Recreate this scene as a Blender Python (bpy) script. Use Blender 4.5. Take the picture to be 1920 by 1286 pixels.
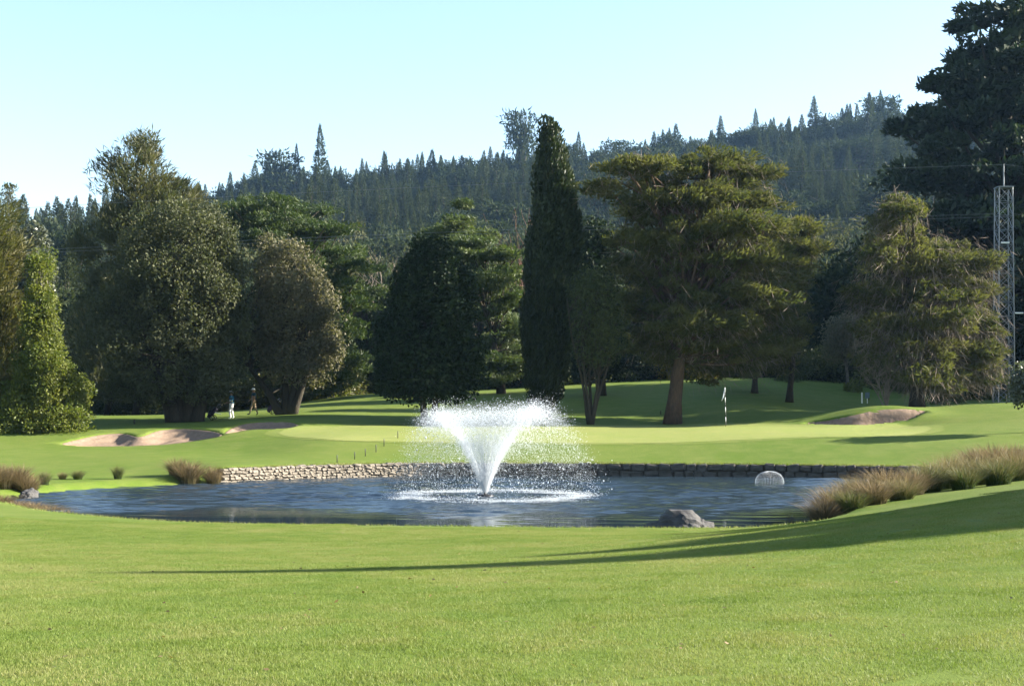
import bpy, bmesh, math, random
import numpy as np
from mathutils import Vector, Matrix

# ------------------------------------------------------------------ camera, sky, sun, exposure
scene = bpy.context.scene
for o in list(bpy.data.objects):
    bpy.data.objects.remove(o, do_unlink=True)
FP, CZ, HY = 2638.0, 3.0, 766.0            # focal length in photo pixels, eye height over the water, horizon row
cam_data = bpy.data.cameras.new('camera')
cam = bpy.data.objects.new('camera', cam_data)
scene.collection.objects.link(cam)
cam_data.sensor_width = 36.0
cam_data.lens = 36.0 * FP / 1920.0
cam_data.shift_y = (HY - 643.0) / 1920.0
cam_data.clip_start = 0.1
cam_data.clip_end = 6000.0
cam.location = (0, 0, CZ)
cam.rotation_euler = (math.radians(90), 0, 0)
scene.camera = cam

SUN_AZ = math.radians(6.0)                # measured from +X towards +Y
SUN_EL = math.radians(22.0)
SUN = Vector((math.cos(SUN_AZ) * math.cos(SUN_EL), math.sin(SUN_AZ) * math.cos(SUN_EL), math.sin(SUN_EL)))
world = bpy.data.worlds.new('World')
scene.world = world
world.use_nodes = True
wn = world.node_tree.nodes
sky = wn.new('ShaderNodeTexSky')
sky.sky_type = 'NISHITA'
sky.sun_disc = False
sky.sun_elevation = SUN_EL
sky.sun_rotation = math.radians(90) - SUN_AZ
sky.air_density = 1.0
sky.dust_density = 0.6
sky.ozone_density = 1.3
world.node_tree.links.new(sky.outputs[0], wn['Background'].inputs[0])
wn['Background'].inputs[1].default_value = 0.070
sun_data = bpy.data.lights.new('sun', 'SUN')
sun_data.energy = 5.0
sun_data.angle = math.radians(0.53)
sun_data.color = (1.0, 0.93, 0.80)
sun_obj = bpy.data.objects.new('sun', sun_data)
sun_obj.rotation_euler = SUN.to_track_quat('Z', 'Y').to_euler()
sun_obj.location = (60, 20, 60)
scene.collection.objects.link(sun_obj)
vs = scene.view_settings
vs.view_transform = 'Standard'
vs.look = 'None'
vs.gamma = 1.0
vs.use_curve_mapping = False
vs.exposure = 2.4
scene.cycles.max_bounces = 6
scene.cycles.diffuse_bounces = 3
scene.cycles.glossy_bounces = 3
scene.cycles.transmission_bounces = 4
scene.cycles.volume_bounces = 0
scene.cycles.transparent_max_bounces = 8
scene.cycles.use_denoising = True
scene.cycles.denoiser = 'OPENIMAGEDENOISE'
scene.cycles.denoising_input_passes = 'RGB_ALBEDO_NORMAL'
scene.cycles.denoising_prefilter = 'ACCURATE'
scene.cycles.sample_clamp_indirect = 4.0

# ------------------------------------------------------------------ helpers
C = scene.collection
rng = np.random.default_rng(7)
random.seed(7)

def tag(o, label=None, cat=None, group=None, kind=None):
    if label: o['label'] = label
    if cat: o['category'] = cat
    if group: o['group'] = group
    if kind: o['kind'] = kind
    return o

def empty(name, loc, rz=0.0):
    o = bpy.data.objects.new(name, None)
    o.empty_display_size = 0.2
    o.location = loc
    o.rotation_euler = (0, 0, rz)
    C.objects.link(o)
    return o

def mesh_np(name, V, Fs, mats, midx=None, fattr=None, vattr=None, smooth=False):
    """one mesh from numpy: V (n,3), Fs a list of (m,k) index arrays"""
    me = bpy.data.meshes.new(name)
    V = np.asarray(V, dtype=np.float32)
    me.vertices.add(len(V))
    me.vertices.foreach_set('co', V.ravel())
    Fs = [np.asarray(f, dtype=np.int32) for f in Fs if len(f)]
    tot = np.concatenate([np.full(len(f), f.shape[1], np.int32) for f in Fs])
    loops = np.concatenate([f.ravel() for f in Fs])
    start = np.concatenate([[0], np.cumsum(tot)[:-1]]).astype(np.int32)
    me.loops.add(len(loops))
    me.loops.foreach_set('vertex_index', loops)
    me.polygons.add(len(tot))
    me.polygons.foreach_set('loop_start', start)
    me.polygons.foreach_set('loop_total', tot)
    for m in (mats if isinstance(mats, (list, tuple)) else [mats]):
        me.materials.append(m)
    if midx is not None:
        me.polygons.foreach_set('material_index', np.asarray(midx, np.int32))
    me.polygons.foreach_set('use_smooth', np.full(len(tot), smooth))
    for k, a in (fattr or {}).items():
        at = me.attributes.new(k, 'FLOAT', 'FACE')
        at.data.foreach_set('value', np.asarray(a, np.float32))
    for k, a in (vattr or {}).items():
        at = me.attributes.new(k, 'FLOAT', 'POINT')
        at.data.foreach_set('value', np.asarray(a, np.float32))
    me.update(calc_edges=True)
    me.validate()
    return me

def link(name, me, parent=None, loc=None):
    o = bpy.data.objects.new(name, me)
    C.objects.link(o)
    if parent is not None:
        o.parent = parent
    if loc is not None:
        o.location = loc
    return o

class MB:
    """collects tubes, boxes and raw faces of one part"""
    def __init__(s):
        s.v, s.q, s.t, s.n = [], [], [], 0
    def raw(s, V, Q=None, T=None):
        V = np.asarray(V, float)
        if Q is not None and len(Q): s.q.append(np.asarray(Q) + s.n)
        if T is not None and len(T): s.t.append(np.asarray(T) + s.n)
        s.v.append(V); s.n += len(V)
    def tube(s, path, rad, k=8, wob=0.0, cap=True):
        path = np.asarray(path, float); n = len(path)
        rad = np.broadcast_to(np.asarray(rad, float), (n,))
        tan = np.gradient(path, axis=0)
        tan /= np.linalg.norm(tan, axis=1)[:, None] + 1e-9
        ref = np.array([0.31, 0.95, 0.05]) if abs(tan[:, 2]).mean() > 0.6 else np.array([0, 0, 1.0])
        u = np.cross(tan, ref); u /= np.linalg.norm(u, axis=1)[:, None] + 1e-9
        w = np.cross(tan, u)
        a = np.linspace(0, 2 * math.pi, k, endpoint=False)
        r = rad[:, None] * (1 + wob * rng.standard_normal((n, k)))
        V = path[:, None, :] + r[..., None] * (np.cos(a)[None, :, None] * u[:, None, :] + np.sin(a)[None, :, None] * w[:, None, :])
        i = np.arange(n - 1)[:, None] * k
        j = np.arange(k)[None, :]
        Q = np.stack([i + j, i + (j + 1) % k, i + k + (j + 1) % k, i + k + j], -1).reshape(-1, 4)
        V = V.reshape(-1, 3)
        T = None
        if cap:
            V = np.vstack([V, path[0], path[-1]])
            jj = np.arange(k)
            T = np.vstack([np.stack([np.full(k, n * k), (jj + 1) % k, jj], -1),
                           np.stack([np.full(k, n * k + 1), (n - 1) * k + jj, (n - 1) * k + (jj + 1) % k], -1)])
        s.raw(V, Q, T)
    def box(s, c, d, R=None):
        c = np.asarray(c, float); d = np.asarray(d, float) / 2
        V = np.array([[x, y, z] for x in (-1, 1) for y in (-1, 1) for z in (-1, 1)], float) * d
        if R is not None: V = V @ np.asarray(R).T
        s.raw(V + c, [[0, 1, 3, 2], [4, 6, 7, 5], [0, 4, 5, 1], [2, 3, 7, 6], [0, 2, 6, 4], [1, 5, 7, 3]])
    def build(s, name, mat, parent=None, loc=None, smooth=False):
        Fs = []
        if s.q: Fs.append(np.vstack(s.q))
        if s.t: Fs.append(np.vstack(s.t))
        me = mesh_np(name, np.vstack(s.v), Fs, mat, smooth=smooth)
        return link(name, me, parent, loc)

def PX(px, py, d):
    """photo pixel at distance d -> world point"""
    return np.array([(px - 960.0) * d / FP, d, CZ - (py - HY) * d / FP])

def nrm(a):
    return a / (np.linalg.norm(a, axis=-1, keepdims=True) + 1e-9)

# ------------------------------------------------------------------ materials
def mat_new(name):
    m = bpy.data.materials.new(name)
    m.use_nodes = True
    nt = m.node_tree
    nt.nodes.clear()
    out = nt.nodes.new('ShaderNodeOutputMaterial')
    return m, nt, out

def N(nt, t, **kw):
    n = nt.nodes.new(t)
    for k, v in kw.items():
        if k.startswith('i_'):
            key = k[2:]
            n.inputs[int(key) if key.isdigit() else key.replace('_', ' ')].default_value = v
        else:
            setattr(n, k, v)
    return n

def noise(nt, scale, detail=4, rough=0.55, coord=None, dist=0.0):
    n = N(nt, 'ShaderNodeTexNoise', i_Scale=scale, i_Detail=detail, i_Roughness=rough, i_Distortion=dist)
    if coord is None:
        coord = N(nt, 'ShaderNodeTexCoord').outputs['Object']
    nt.links.new(coord, n.inputs['Vector'])
    return n.outputs['Fac']

def ramp(nt, fac, stops):
    r = N(nt, 'ShaderNodeValToRGB')
    el = r.color_ramp.elements
    while len(el) < len(stops): el.new(0.5)
    for e, (p, c) in zip(el, stops):
        e.position = p
        e.color = (*c, 1) if len(c) == 3 else c
    nt.links.new(fac, r.inputs[0])
    return r.outputs[0]

def mixc(nt, f, a, b, mode='MIX'):
    m = N(nt, 'ShaderNodeMix', data_type='RGBA', blend_type=mode)
    for sock, val in ((m.inputs[0], f), (m.inputs[6], a), (m.inputs[7], b)):
        if isinstance(val, bpy.types.NodeSocket): nt.links.new(val, sock)
        elif isinstance(val, (int, float)): sock.default_value = val
        else: sock.default_value = (*val, 1)
    return m.outputs[2]

def math_n(nt, op, a, b=0.0, clamp=False):
    m = N(nt, 'ShaderNodeMath', operation=op, use_clamp=clamp)
    for i, v in enumerate((a, b)):
        if isinstance(v, bpy.types.NodeSocket): nt.links.new(v, m.inputs[i])
        else: m.inputs[i].default_value = v
    return m.outputs[0]

def bsdf(nt, out, col, rough=0.8, spec=0.3, bump=None, bstr=0.3, bdist=0.02, metal=0.0):
    b = N(nt, 'ShaderNodeBsdfPrincipled')
    if isinstance(col, bpy.types.NodeSocket): nt.links.new(col, b.inputs['Base Color'])
    else: b.inputs['Base Color'].default_value = (*col, 1)
    b.inputs['Roughness'].default_value = rough
    b.inputs['Specular IOR Level'].default_value = spec
    b.inputs['Metallic'].default_value = metal
    if bump is not None:
        bm = N(nt, 'ShaderNodeBump', i_Strength=bstr, i_Distance=bdist)
        nt.links.new(bump, bm.inputs['Height'])
        nt.links.new(bm.outputs[0], b.inputs['Normal'])
    nt.links.new(b.outputs[0], out.inputs['Surface'])
    return b

KA = 0.62                                   # all natural base colours are entered relative to this
def dim(c, k=KA):
    return tuple(c) if max(c) > 0.6 else tuple(v * k for v in c)

def m_simple(name, col, col2=None, scale=6.0, rough=0.75, spec=0.3, metal=0.0, bstr=0.3, bdist=0.02):
    m, nt, out = mat_new(name)
    f = noise(nt, scale, 6, 0.6)
    c2 = dim(col2 or tuple(c * 0.7 for c in col)); col = dim(col)
    bsdf(nt, out, ramp(nt, f, [(0.3, c2), (0.7, col)]), rough, spec, f, bstr, bdist, metal)
    return m

def m_leaf(name, c1, c2, trans=0.35, rough=0.55, spec=0.25, tcol=None):
    """leaf: two real leaf colours picked leaf by leaf, thin enough to let some light through"""
    m, nt, out = mat_new(name)
    at = N(nt, 'ShaderNodeAttribute', attribute_name='tint')
    col = mixc(nt, at.outputs['Fac'], dim(c1, 0.72), dim(c2, 0.72))
    b = N(nt, 'ShaderNodeBsdfPrincipled')
    nt.links.new(col, b.inputs['Base Color'])
    b.inputs['Roughness'].default_value = rough
    b.inputs['Specular IOR Level'].default_value = spec
    t = N(nt, 'ShaderNodeBsdfTranslucent')
    tc = mixc(nt, 1.0, col, tcol or (1.15, 1.25, 0.6), 'MULTIPLY')
    nt.links.new(tc, t.inputs[0])
    mx = N(nt, 'ShaderNodeMixShader', i_0=trans)
    nt.links.new(b.outputs[0], mx.inputs[1])
    nt.links.new(t.outputs[0], mx.inputs[2])
    nt.links.new(mx.outputs[0], out.inputs['Surface'])
    return m

def m_bark(name, c1, c2, scale=3.0):
    m, nt, out = mat_new(name)
    tc = N(nt, 'ShaderNodeTexCoord')
    mp = N(nt, 'ShaderNodeMapping')
    mp.inputs['Scale'].default_value = (1, 1, 0.18)
    nt.links.new(tc.outputs['Object'], mp.inputs[0])
    f = noise(nt, scale * 4, 6, 0.65, mp.outputs[0], 0.4)
    g = noise(nt, scale * 0.5, 3)
    col = mixc(nt, math_n(nt, 'MULTIPLY', g, 0.5), ramp(nt, f, [(0.3, dim(c2)), (0.65, dim(c1))]), (0.06, 0.06, 0.042))
    bsdf(nt, out, col, 0.9, 0.15, f, 0.8, 0.06)
    return m

# grass on the lawn: mown blades, patchy and partly dry
def m_lawn(name, deep, light, dry, dryness=0.55, grain=1.0):
    deep, light, dry = dim(deep), dim(light), dim(dry)
    m, nt, out = mat_new(name)
    big = noise(nt, 0.10, 5, 0.6)
    mid = noise(nt, 0.9, 5, 0.6, dist=0.6)
    tc = N(nt, 'ShaderNodeTexCoord')
    mp = N(nt, 'ShaderNodeMapping')
    mp.inputs['Scale'].default_value = (1.0, 0.45, 1.0)
    nt.links.new(tc.outputs['Object'], mp.inputs[0])
    fine = noise(nt, 26 * grain, 6, 0.75, mp.outputs[0])
    a = mixc(nt, ramp(nt, fine, [(0.32, (0, 0, 0)), (0.68, (1, 1, 1))]), deep, light)
    b = mixc(nt, math_n(nt, 'MULTIPLY', ramp(nt, mid, [(0.42, (0, 0, 0)), (0.72, (1, 1, 1))]), dryness), a, dry)
    c = mixc(nt, math_n(nt, 'MULTIPLY', ramp(nt, big, [(0.40, (0, 0, 0)), (0.66, (1, 1, 1))]), dryness * 0.75), b, dry)
    h = math_n(nt, 'ADD', math_n(nt, 'MULTIPLY', fine, 0.7), math_n(nt, 'MULTIPLY', mid, 0.5))
    bsdf(nt, out, c, 0.85, 0.12, h, 0.55, 0.06)
    return m

LAWN = m_lawn('lawn_grass', (0.085, 0.150, 0.014), (0.160, 0.235, 0.028), (0.225, 0.255, 0.060))
GREEN = m_lawn('green_turf', (0.235, 0.300, 0.066), (0.300, 0.345, 0.088), (0.350, 0.355, 0.115), 0.6, 0.5)
APRON = m_lawn('apron_turf', (0.150, 0.215, 0.034), (0.215, 0.275, 0.050), (0.260, 0.285, 0.075), 0.5, 0.7)
def m_blade():
    m, nt, out = mat_new('grass_blade')
    pos = N(nt, 'ShaderNodeNewGeometry').outputs['Position']
    t = N(nt, 'ShaderNodeAttribute', attribute_name='tint').outputs['Fac']
    big = noise(nt, 0.16, 4, 0.6, pos)
    mid = noise(nt, 1.3, 5, 0.65, pos, 0.5)
    # worn, drier turf and faint mowing passes: the grass itself is yellower there
    sep = N(nt, 'ShaderNodeSeparateXYZ'); nt.links.new(pos, sep.inputs[0])
    w = math_n(nt, 'SINE', math_n(nt, 'ADD', math_n(nt, 'MULTIPLY', sep.outputs[1], 1.9), math_n(nt, 'MULTIPLY', sep.outputs[0], 0.35)))
    dry = math_n(nt, 'ADD', math_n(nt, 'MULTIPLY', big, 1.5), math_n(nt, 'MULTIPLY', mid, 1.1))
    dry = math_n(nt, 'ADD', dry, math_n(nt, 'MULTIPLY', w, 0.05))
    dry = math_n(nt, 'ADD', dry, math_n(nt, 'MULTIPLY', t, 0.45))
    col = ramp(nt, math_n(nt, 'MULTIPLY', dry, 0.5), [(0.44, dim((0.100, 0.182, 0.026))), (0.66, dim((0.200, 0.275, 0.050))), (0.92, dim((0.340, 0.340, 0.125)))])
    b = N(nt, 'ShaderNodeBsdfPrincipled', i_Roughness=0.55)
    b.inputs['Specular IOR Level'].default_value = 0.2
    tr = N(nt, 'ShaderNodeBsdfTranslucent')
    mx = N(nt, 'ShaderNodeMixShader', i_0=0.35)
    nt.links.new(col, b.inputs['Base Color']); nt.links.new(mixc(nt, 1.0, col, (1.15, 1.2, 0.7), 'MULTIPLY'), tr.inputs[0])
    nt.links.new(b.outputs[0], mx.inputs[1]); nt.links.new(tr.outputs[0], mx.inputs[2]); nt.links.new(mx.outputs[0], out.inputs['Surface'])
    return m
BLADE = m_blade()
SAND = m_simple('bunker_sand', (0.34, 0.245, 0.18), (0.24, 0.17, 0.12), 5.0, 0.95, 0.1, bstr=0.6, bdist=0.05)
BARK_D = m_bark('dark_bark', (0.075, 0.058, 0.043), (0.028, 0.022, 0.017))
BARK_R = m_bark('red_brown_bark', (0.17, 0.095, 0.060), (0.045, 0.030, 0.022))
BARK_G = m_bark('grey_bark', (0.26, 0.23, 0.19), (0.10, 0.088, 0.07))
TWIG = m_simple('dead_twigs', (0.34, 0.275, 0.23), (0.20, 0.16, 0.13), 2.0, 0.9, 0.1)
TWIG_RED = m_simple('reddish_twigs', (0.27, 0.15, 0.11), (0.17, 0.10, 0.08), 2.0, 0.9, 0.1)

# ------------------------------------------------------------------ the lie of the land
POND = np.array([(-14.5, 42), (-12.6, 39.0), (-10.5, 37.1), (-7.7, 35.4), (-3.5, 34.5), (0, 34.1), (3.5, 33.8), (5.8, 33.9), (7.4, 35.2),
                 (8.6, 38.5), (10, 42.5), (12.5, 48), (15.5, 53), (18.2, 56.5), (18.4, 59.0),
                 (14.6, 60.6), (10.4, 62.0), (5, 62.9), (3.1, 63.1), (-1, 63.3), (-4.3, 63.1), (-7, 61.7), (-9.2, 60.0), (-11.7, 57.2),
                 (-13.6, 55), (-15.3, 53), (-16.5, 49.8), (-16.3, 45)], float)
W0, W1 = 14, 23                              # pond edges between these corners carry the stone wall

def catmull(P, per=6, closed=True):
    n = len(P); out = []
    for i in range(n if closed else n - 1):
        p0, p1, p2, p3 = (P[(i - 1) % n], P[i], P[(i + 1) % n], P[(i + 2) % n]) if closed else (P[max(i - 1, 0)], P[i], P[i + 1], P[min(i + 2, n - 1)])
        for t in np.linspace(0, 1, per, endpoint=False):
            out.append(0.5 * (2 * p1 + (p2 - p0) * t + (2 * p0 - 5 * p1 + 4 * p2 - p3) * t * t + (3 * p1 - p0 - 3 * p2 + p3) * t ** 3))
    if not closed: out.append(P[-1])
    return np.array(out)

PONDS = catmull(POND, 6)
WALL_FLAG = np.zeros(len(PONDS), bool)
WALL_FLAG[W0 * 6:W1 * 6] = True
WALL_LINE = PONDS[W0 * 6:W1 * 6 + 1]

def sdist(X, Y, poly, flags=None):
    """signed distance to a closed polygon, negative inside; also whether the nearest edge is flagged"""
    X = np.asarray(X, float).ravel(); Y = np.asarray(Y, float).ravel()
    best = np.full(X.shape, 1e9); fl = np.zeros(X.shape, bool); ins = np.zeros(X.shape, bool)
    n = len(poly)
    for i in range(n):
        a, b = poly[i], poly[(i + 1) % n]
        e = b - a
        t = np.clip(((X - a[0]) * e[0] + (Y - a[1]) * e[1]) / (e @ e + 1e-12), 0, 1)
        dd = np.hypot(X - a[0] - t * e[0], Y - a[1] - t * e[1])
        m = dd < best
        best[m] = dd[m]
        if flags is not None: fl[m] = flags[i]
        cr = (a[1] > Y) != (b[1] > Y)
        xi = a[0] + (Y - a[1]) / (b[1] - a[1] + 1e-12) * e[0]
        ins ^= cr & (X < xi)
    sd = np.where(ins, -best, best)
    return (sd, fl) if flags is not None else sd

CP = []
def cp(px, py, d): CP.append(tuple(PX(px, py, d)))
def cw(x, y, z): CP.append((x, y, z))
for x in (-25, -8, 0, 8, 25): cw(x, -12, 1.55)
for x in (-6, 0, 6): cw(x, 3, 1.46)
cw(-25, 8, 1.5); cw(25, 8, 1.95); cw(-12, 12, 1.25); cw(12, 12, 1.72)
for px in (0, 960, 1920): cp(px, 1286, 8)
cw(-4.2, 17.5, 0.93); cw(0, 22, 0.74); cw(-7, 22, 0.72); cw(7.0, 19.2, 1.48); cw(3, 18.3, 1.13)
cw(-12, 30, 0.48); cw(-20, 30, 0.8); cw(-25, 40, 0.7); cw(-13.6, 37.6, 0.30)
cw(-10.6, 36.2, 0.22); cw(-7.7, 34.6, 0.2); cw(-3.5, 33.7, 0.2); cw(0, 33.2, 0.2); cw(3.5, 32.9, 0.2); cw(5.8, 32.9, 0.22)
cw(0, 28, 0.46); cw(-5, 28, 0.42); cw(5, 28, 0.56)
cw(9.1, 25, 1.55); cw(7.6, 27, 0.98); cw(6.6, 30.5, 0.38); cw(9.6, 31, 0.75); cw(12, 34, 0.95); cw(20, 35, 1.8); cw(15, 25, 1.95); cw(28, 30, 2.5)
cw(12.6, 41, 0.55); cw(16.5, 48, 0.55); cw(20, 55, 0.75); cw(24, 46, 1.35); cw(27, 58, 1.2)
cw(-17, 46, 0.22); cw(-19, 50, 0.3); cw(-23, 56, 0.5); cw(-16, 55, 0.26); cw(-14, 57, 0.33)
for x, y in ((18.6, 60.2), (14.8, 61.6), (10.6, 63), (5, 63.9), (-1, 64.3), (-4.7, 64.1), (-7.6, 62.6), (-9.9, 60.8), (-12.4, 58)): cw(x, y, 0.60)
cp(0, 880, 60); cp(200, 878, 60); cp(0, 850, 68); cp(300, 850, 67); cp(450, 850, 67); cp(0, 835, 73); cp(220, 835, 73.5); cp(330, 829, 75); cp(440, 812, 77)
cp(180, 808, 79); cp(270, 803, 80); cp(360, 800, 80.5); cp(450, 792, 82); cp(545, 789, 82); cp(433, 785, 89); cp(476, 779, 91); cp(535, 777, 90); cp(350, 792, 86)
cp(30, 802, 82); cp(30, 780, 96); cp(200, 779, 98); cp(100, 777, 115); cp(350, 777, 115); cp(500, 768, 112)
cp(620, 766, 96); cp(700, 738, 112); cp(590, 750, 112); cp(800, 736, 114); cp(900, 733, 114); cp(760, 770, 94); cp(880, 762, 97)
cp(600, 826, 69); cp(700, 830, 68.5); cp(600, 803, 79); cp(700, 802, 79); cp(805, 796, 84); cp(960, 796, 84); cp(1020, 780, 89)
cp(1000, 832, 68); cp(1200, 832, 68); cp(1400, 826, 68); cp(1600, 818, 68.5); cp(1700, 813, 70)
cp(1107, 796, 85.5); cp(1260, 794, 87); cp(1000, 815, 72); cp(1200, 814, 72); cp(1361, 801, 78); cp(1450, 806, 74); cp(1450, 790, 84)
cp(1740, 798, 77); cp(1560, 797, 79.0); cp(1640, 797, 79.0); cp(1700, 793, 79.4); cp(1690, 767.5, 80.9); cp(1720, 769, 81.0); cp(1650, 770.5, 80.8); cp(1620, 775, 80.7); cp(1580, 784, 80.6); cp(1545, 790, 81.0); cp(1745, 769, 82)
cp(1900, 850, 61); cp(1800, 852, 62); cp(1900, 805, 70); cp(1820, 800, 74); cp(1850, 760, 84); cp(1900, 757, 86); cp(1775, 762, 86); cp(2000, 752, 88)
cp(1420, 760, 92); cp(1320, 766, 92); cp(1150, 772, 92); cp(1520, 770, 92); cp(1590, 771, 89)
cp(1400, 713, 112); cp(1280, 717, 112); cp(1150, 723, 111); cp(1060, 730, 110); cp(1500, 718, 111); cp(1570, 729, 109); cp(1640, 747, 104); cp(1720, 764, 90)
cp(1400, 742, 101); cp(1200, 747, 100); cp(1500, 746, 100); cp(1800, 755, 98); cp(1900, 752, 100)
for px in (-300, 0, 400, 800, 1200, 1600, 2000): cw((px - 960) * 135 / FP, 135, 3.2 + 2.6 * min(1, max(0, (px - 300) / 900)))
cw(-45, 60, 1.0); cw(-45, 90, 2.4); cw(45, 60, 2.0); cw(50, 90, 3.6); cw(-40, 20, 1.3); cw(45, 20, 2.4)
CPA = np.array(CP)

def tps_fit(P, lam=0.002):
    n = len(P)
    d = np.linalg.norm(P[:, None, :2] - P[None, :, :2], axis=-1)
    K = np.where(d > 0, d * d * np.log(d + 1e-9), 0) + lam * np.eye(n) * 20
    A = np.zeros((n + 3, n + 3))
    A[:n, :n] = K
    A[:n, n] = 1; A[:n, n + 1:] = P[:, :2]
    A[n, :n] = 1; A[n + 1:, :n] = P[:, :2].T
    return np.linalg.solve(A, np.concatenate([P[:, 2], np.zeros(3)]))
TW = tps_fit(CPA)

def sst(a, b, x):
    t = np.clip((x - a) / (b - a), 0, 1)
    return t * t * (3 - 2 * t)

RIDGE_PX = np.array([-600, 0, 200, 400, 600, 800, 950, 1100, 1250, 1400, 1550, 1700, 2100, 2600])
RIDGE_Y = np.array([580, 555, 522, 455, 432, 412, 398, 384, 366, 344, 322, 304, 275, 265])
def hill_z(X, Y):
    px = 960 + X * FP / 700.0
    top = CZ + (HY - np.interp(px, RIDGE_PX, RIDGE_Y)) * 700.0 / FP
    t = np.clip((Y - 165) / (700 - 165), 0, 1)
    prof = 0.5 * t + 0.5 * t * t
    roll = 2.0 * np.sin(X * 0.021 + 1.3) * np.sin(Y * 0.013) + 1.2 * np.sin(X * 0.05 + Y * 0.03)
    return 4.5 + (top - 4.5) * prof + roll * np.clip(t * 4, 0, 1) * np.clip((1 - t) * 5, 0, 1)

# bunkers: outline, depth
BUNK = {
    'a': dict(px=[(118, 831), (150, 822), (190, 814), (230, 812), (262, 818), (300, 806), (340, 803), (385, 806), (412, 812), (400, 820), (345, 829), (290, 834), (220, 836), (160, 836)], depth=0.42),
    'b': dict(px=[(425, 812), (440, 800), (470, 792), (510, 790), (545, 791), (556, 797), (535, 803), (490, 804), (460, 806)], depth=0.42),
    'c': dict(px=[(1512, 792), (1560, 786), (1600, 778), (1640, 770), (1690, 766), (1736, 770), (1715, 780), (1680, 789), (1640, 795), (1570, 796)], depth=0.35, steep=True),
}

def tps(X, Y):
    X = np.asarray(X, float).ravel(); Y = np.asarray(Y, float).ravel()
    z = TW[-3] + TW[-2] * X + TW[-1] * Y
    for (cx, cy, _), w in zip(CPA, TW):
        d2 = (X - cx) ** 2 + (Y - cy) ** 2
        z = z + w * 0.5 * d2 * np.log(d2 + 1e-12)
    return z

def base_z(X, Y):
    """land before the pond is cut into it"""
    X = np.asarray(X, float).ravel(); Y = np.asarray(Y, float).ravel()
    xs = np.clip(X, -48, 52); ys = np.clip(Y, -12, 135)
    z = tps(xs, ys)
    k = sst(118, 175, Y)
    return z * (1 - k) + hill_z(X, Y) * k

def hit(px, py, d0=60, d1=112):
    """where the line of sight of a photo pixel first meets the land"""
    d = np.linspace(d0, d1, 260)
    z = base_z((px - 960) * d / FP, d)
    zr = CZ - (py - HY) * d / FP
    i = np.argmax(z > zr)
    return d[i] if (z > zr).any() else d1

for b in BUNK.values():
    pts = []
    for px, py in b['px']:
        d = hit(px, py, 66, 90)
        pts.append(((px - 960) * d / FP, d))
    b['poly'] = catmull(np.array(pts), 6)

def land_z(X, Y, holes=True):
    X = np.asarray(X, float).ravel(); Y = np.asarray(Y, float).ravel()
    z = base_z(X, Y)
    near = (np.abs(X) < 30) & (Y > 25) & (Y < 75)
    if near.any():
        sd, fl = sdist(X[near], Y[near], PONDS, WALL_FLAG)
        zz = z[near]
        bank = np.minimum(zz, -0.10 + np.clip(sd, -5, 3) * 0.55)
        walled = np.where(sd > 0.42, zz, np.where(sd > 0.12, zz - (0.42 - sd) / 0.30 * (zz + 0.5), -0.7))
        zz = np.where(fl, walled, np.where(sd < 1.5, bank, zz))
        zz = np.maximum(zz, -0.9)
        z = z.copy(); z[near] = zz
    if holes:
        m = (np.abs(X) < 40) & (Y > 64) & (Y < 92)
        if m.any():
            for b in BUNK.values():
                sd = sdist(X[m], Y[m], b['poly'])
                z[m] = z[m] - np.clip((0.02 - sd) / 0.3, 0, 1) * (1.5 if b.get('steep') else 0.35 + b['depth'])
    return z

def gz(x, y):
    return float(land_z([x], [y])[0])

def axis_coords(parts):
    out = []
    for a, b, s in parts:
        out.append(np.arange(a, b - 1e-6, s))
    out.append([parts[-1][1]])
    return np.concatenate(out)

xs = axis_coords([(-1200, -400, 100), (-400, -120, 20), (-120, -44, 4), (-44, -24, 1.0), (-24, 32, 0.32), (32, 52, 1.0), (52, 124, 4), (124, 400, 23), (400, 1200, 100)])
ys = axis_coords([(-60, -8, 4), (-8, 30, 0.6), (30, 98, 0.27), (98, 124, 0.8), (124, 180, 4), (180, 760, 14.5), (760, 1600, 60)])
GX, GY = np.meshgrid(xs, ys)
GZ = land_z(GX, GY)
nx, ny = len(xs), len(ys)
ii = np.arange(ny - 1)[:, None] * nx + np.arange(nx - 1)[None, :]
GQ = np.stack([ii, ii + 1, ii + nx + 1, ii + nx], -1).reshape(-1, 4)
fy = GY[:-1, :-1].ravel()
FOREST_FLOOR = m_simple('forest_floor', (0.045, 0.06, 0.025), (0.03, 0.03, 0.018), 0.15, 0.95, 0.05)
ground = link('ground', mesh_np('ground', np.stack([GX.ravel(), GY.ravel(), GZ], -1), [GQ], [LAWN, FOREST_FLOOR],
                                (fy > 123).astype(int), smooth=True))
tag(ground, kind='structure')

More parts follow.
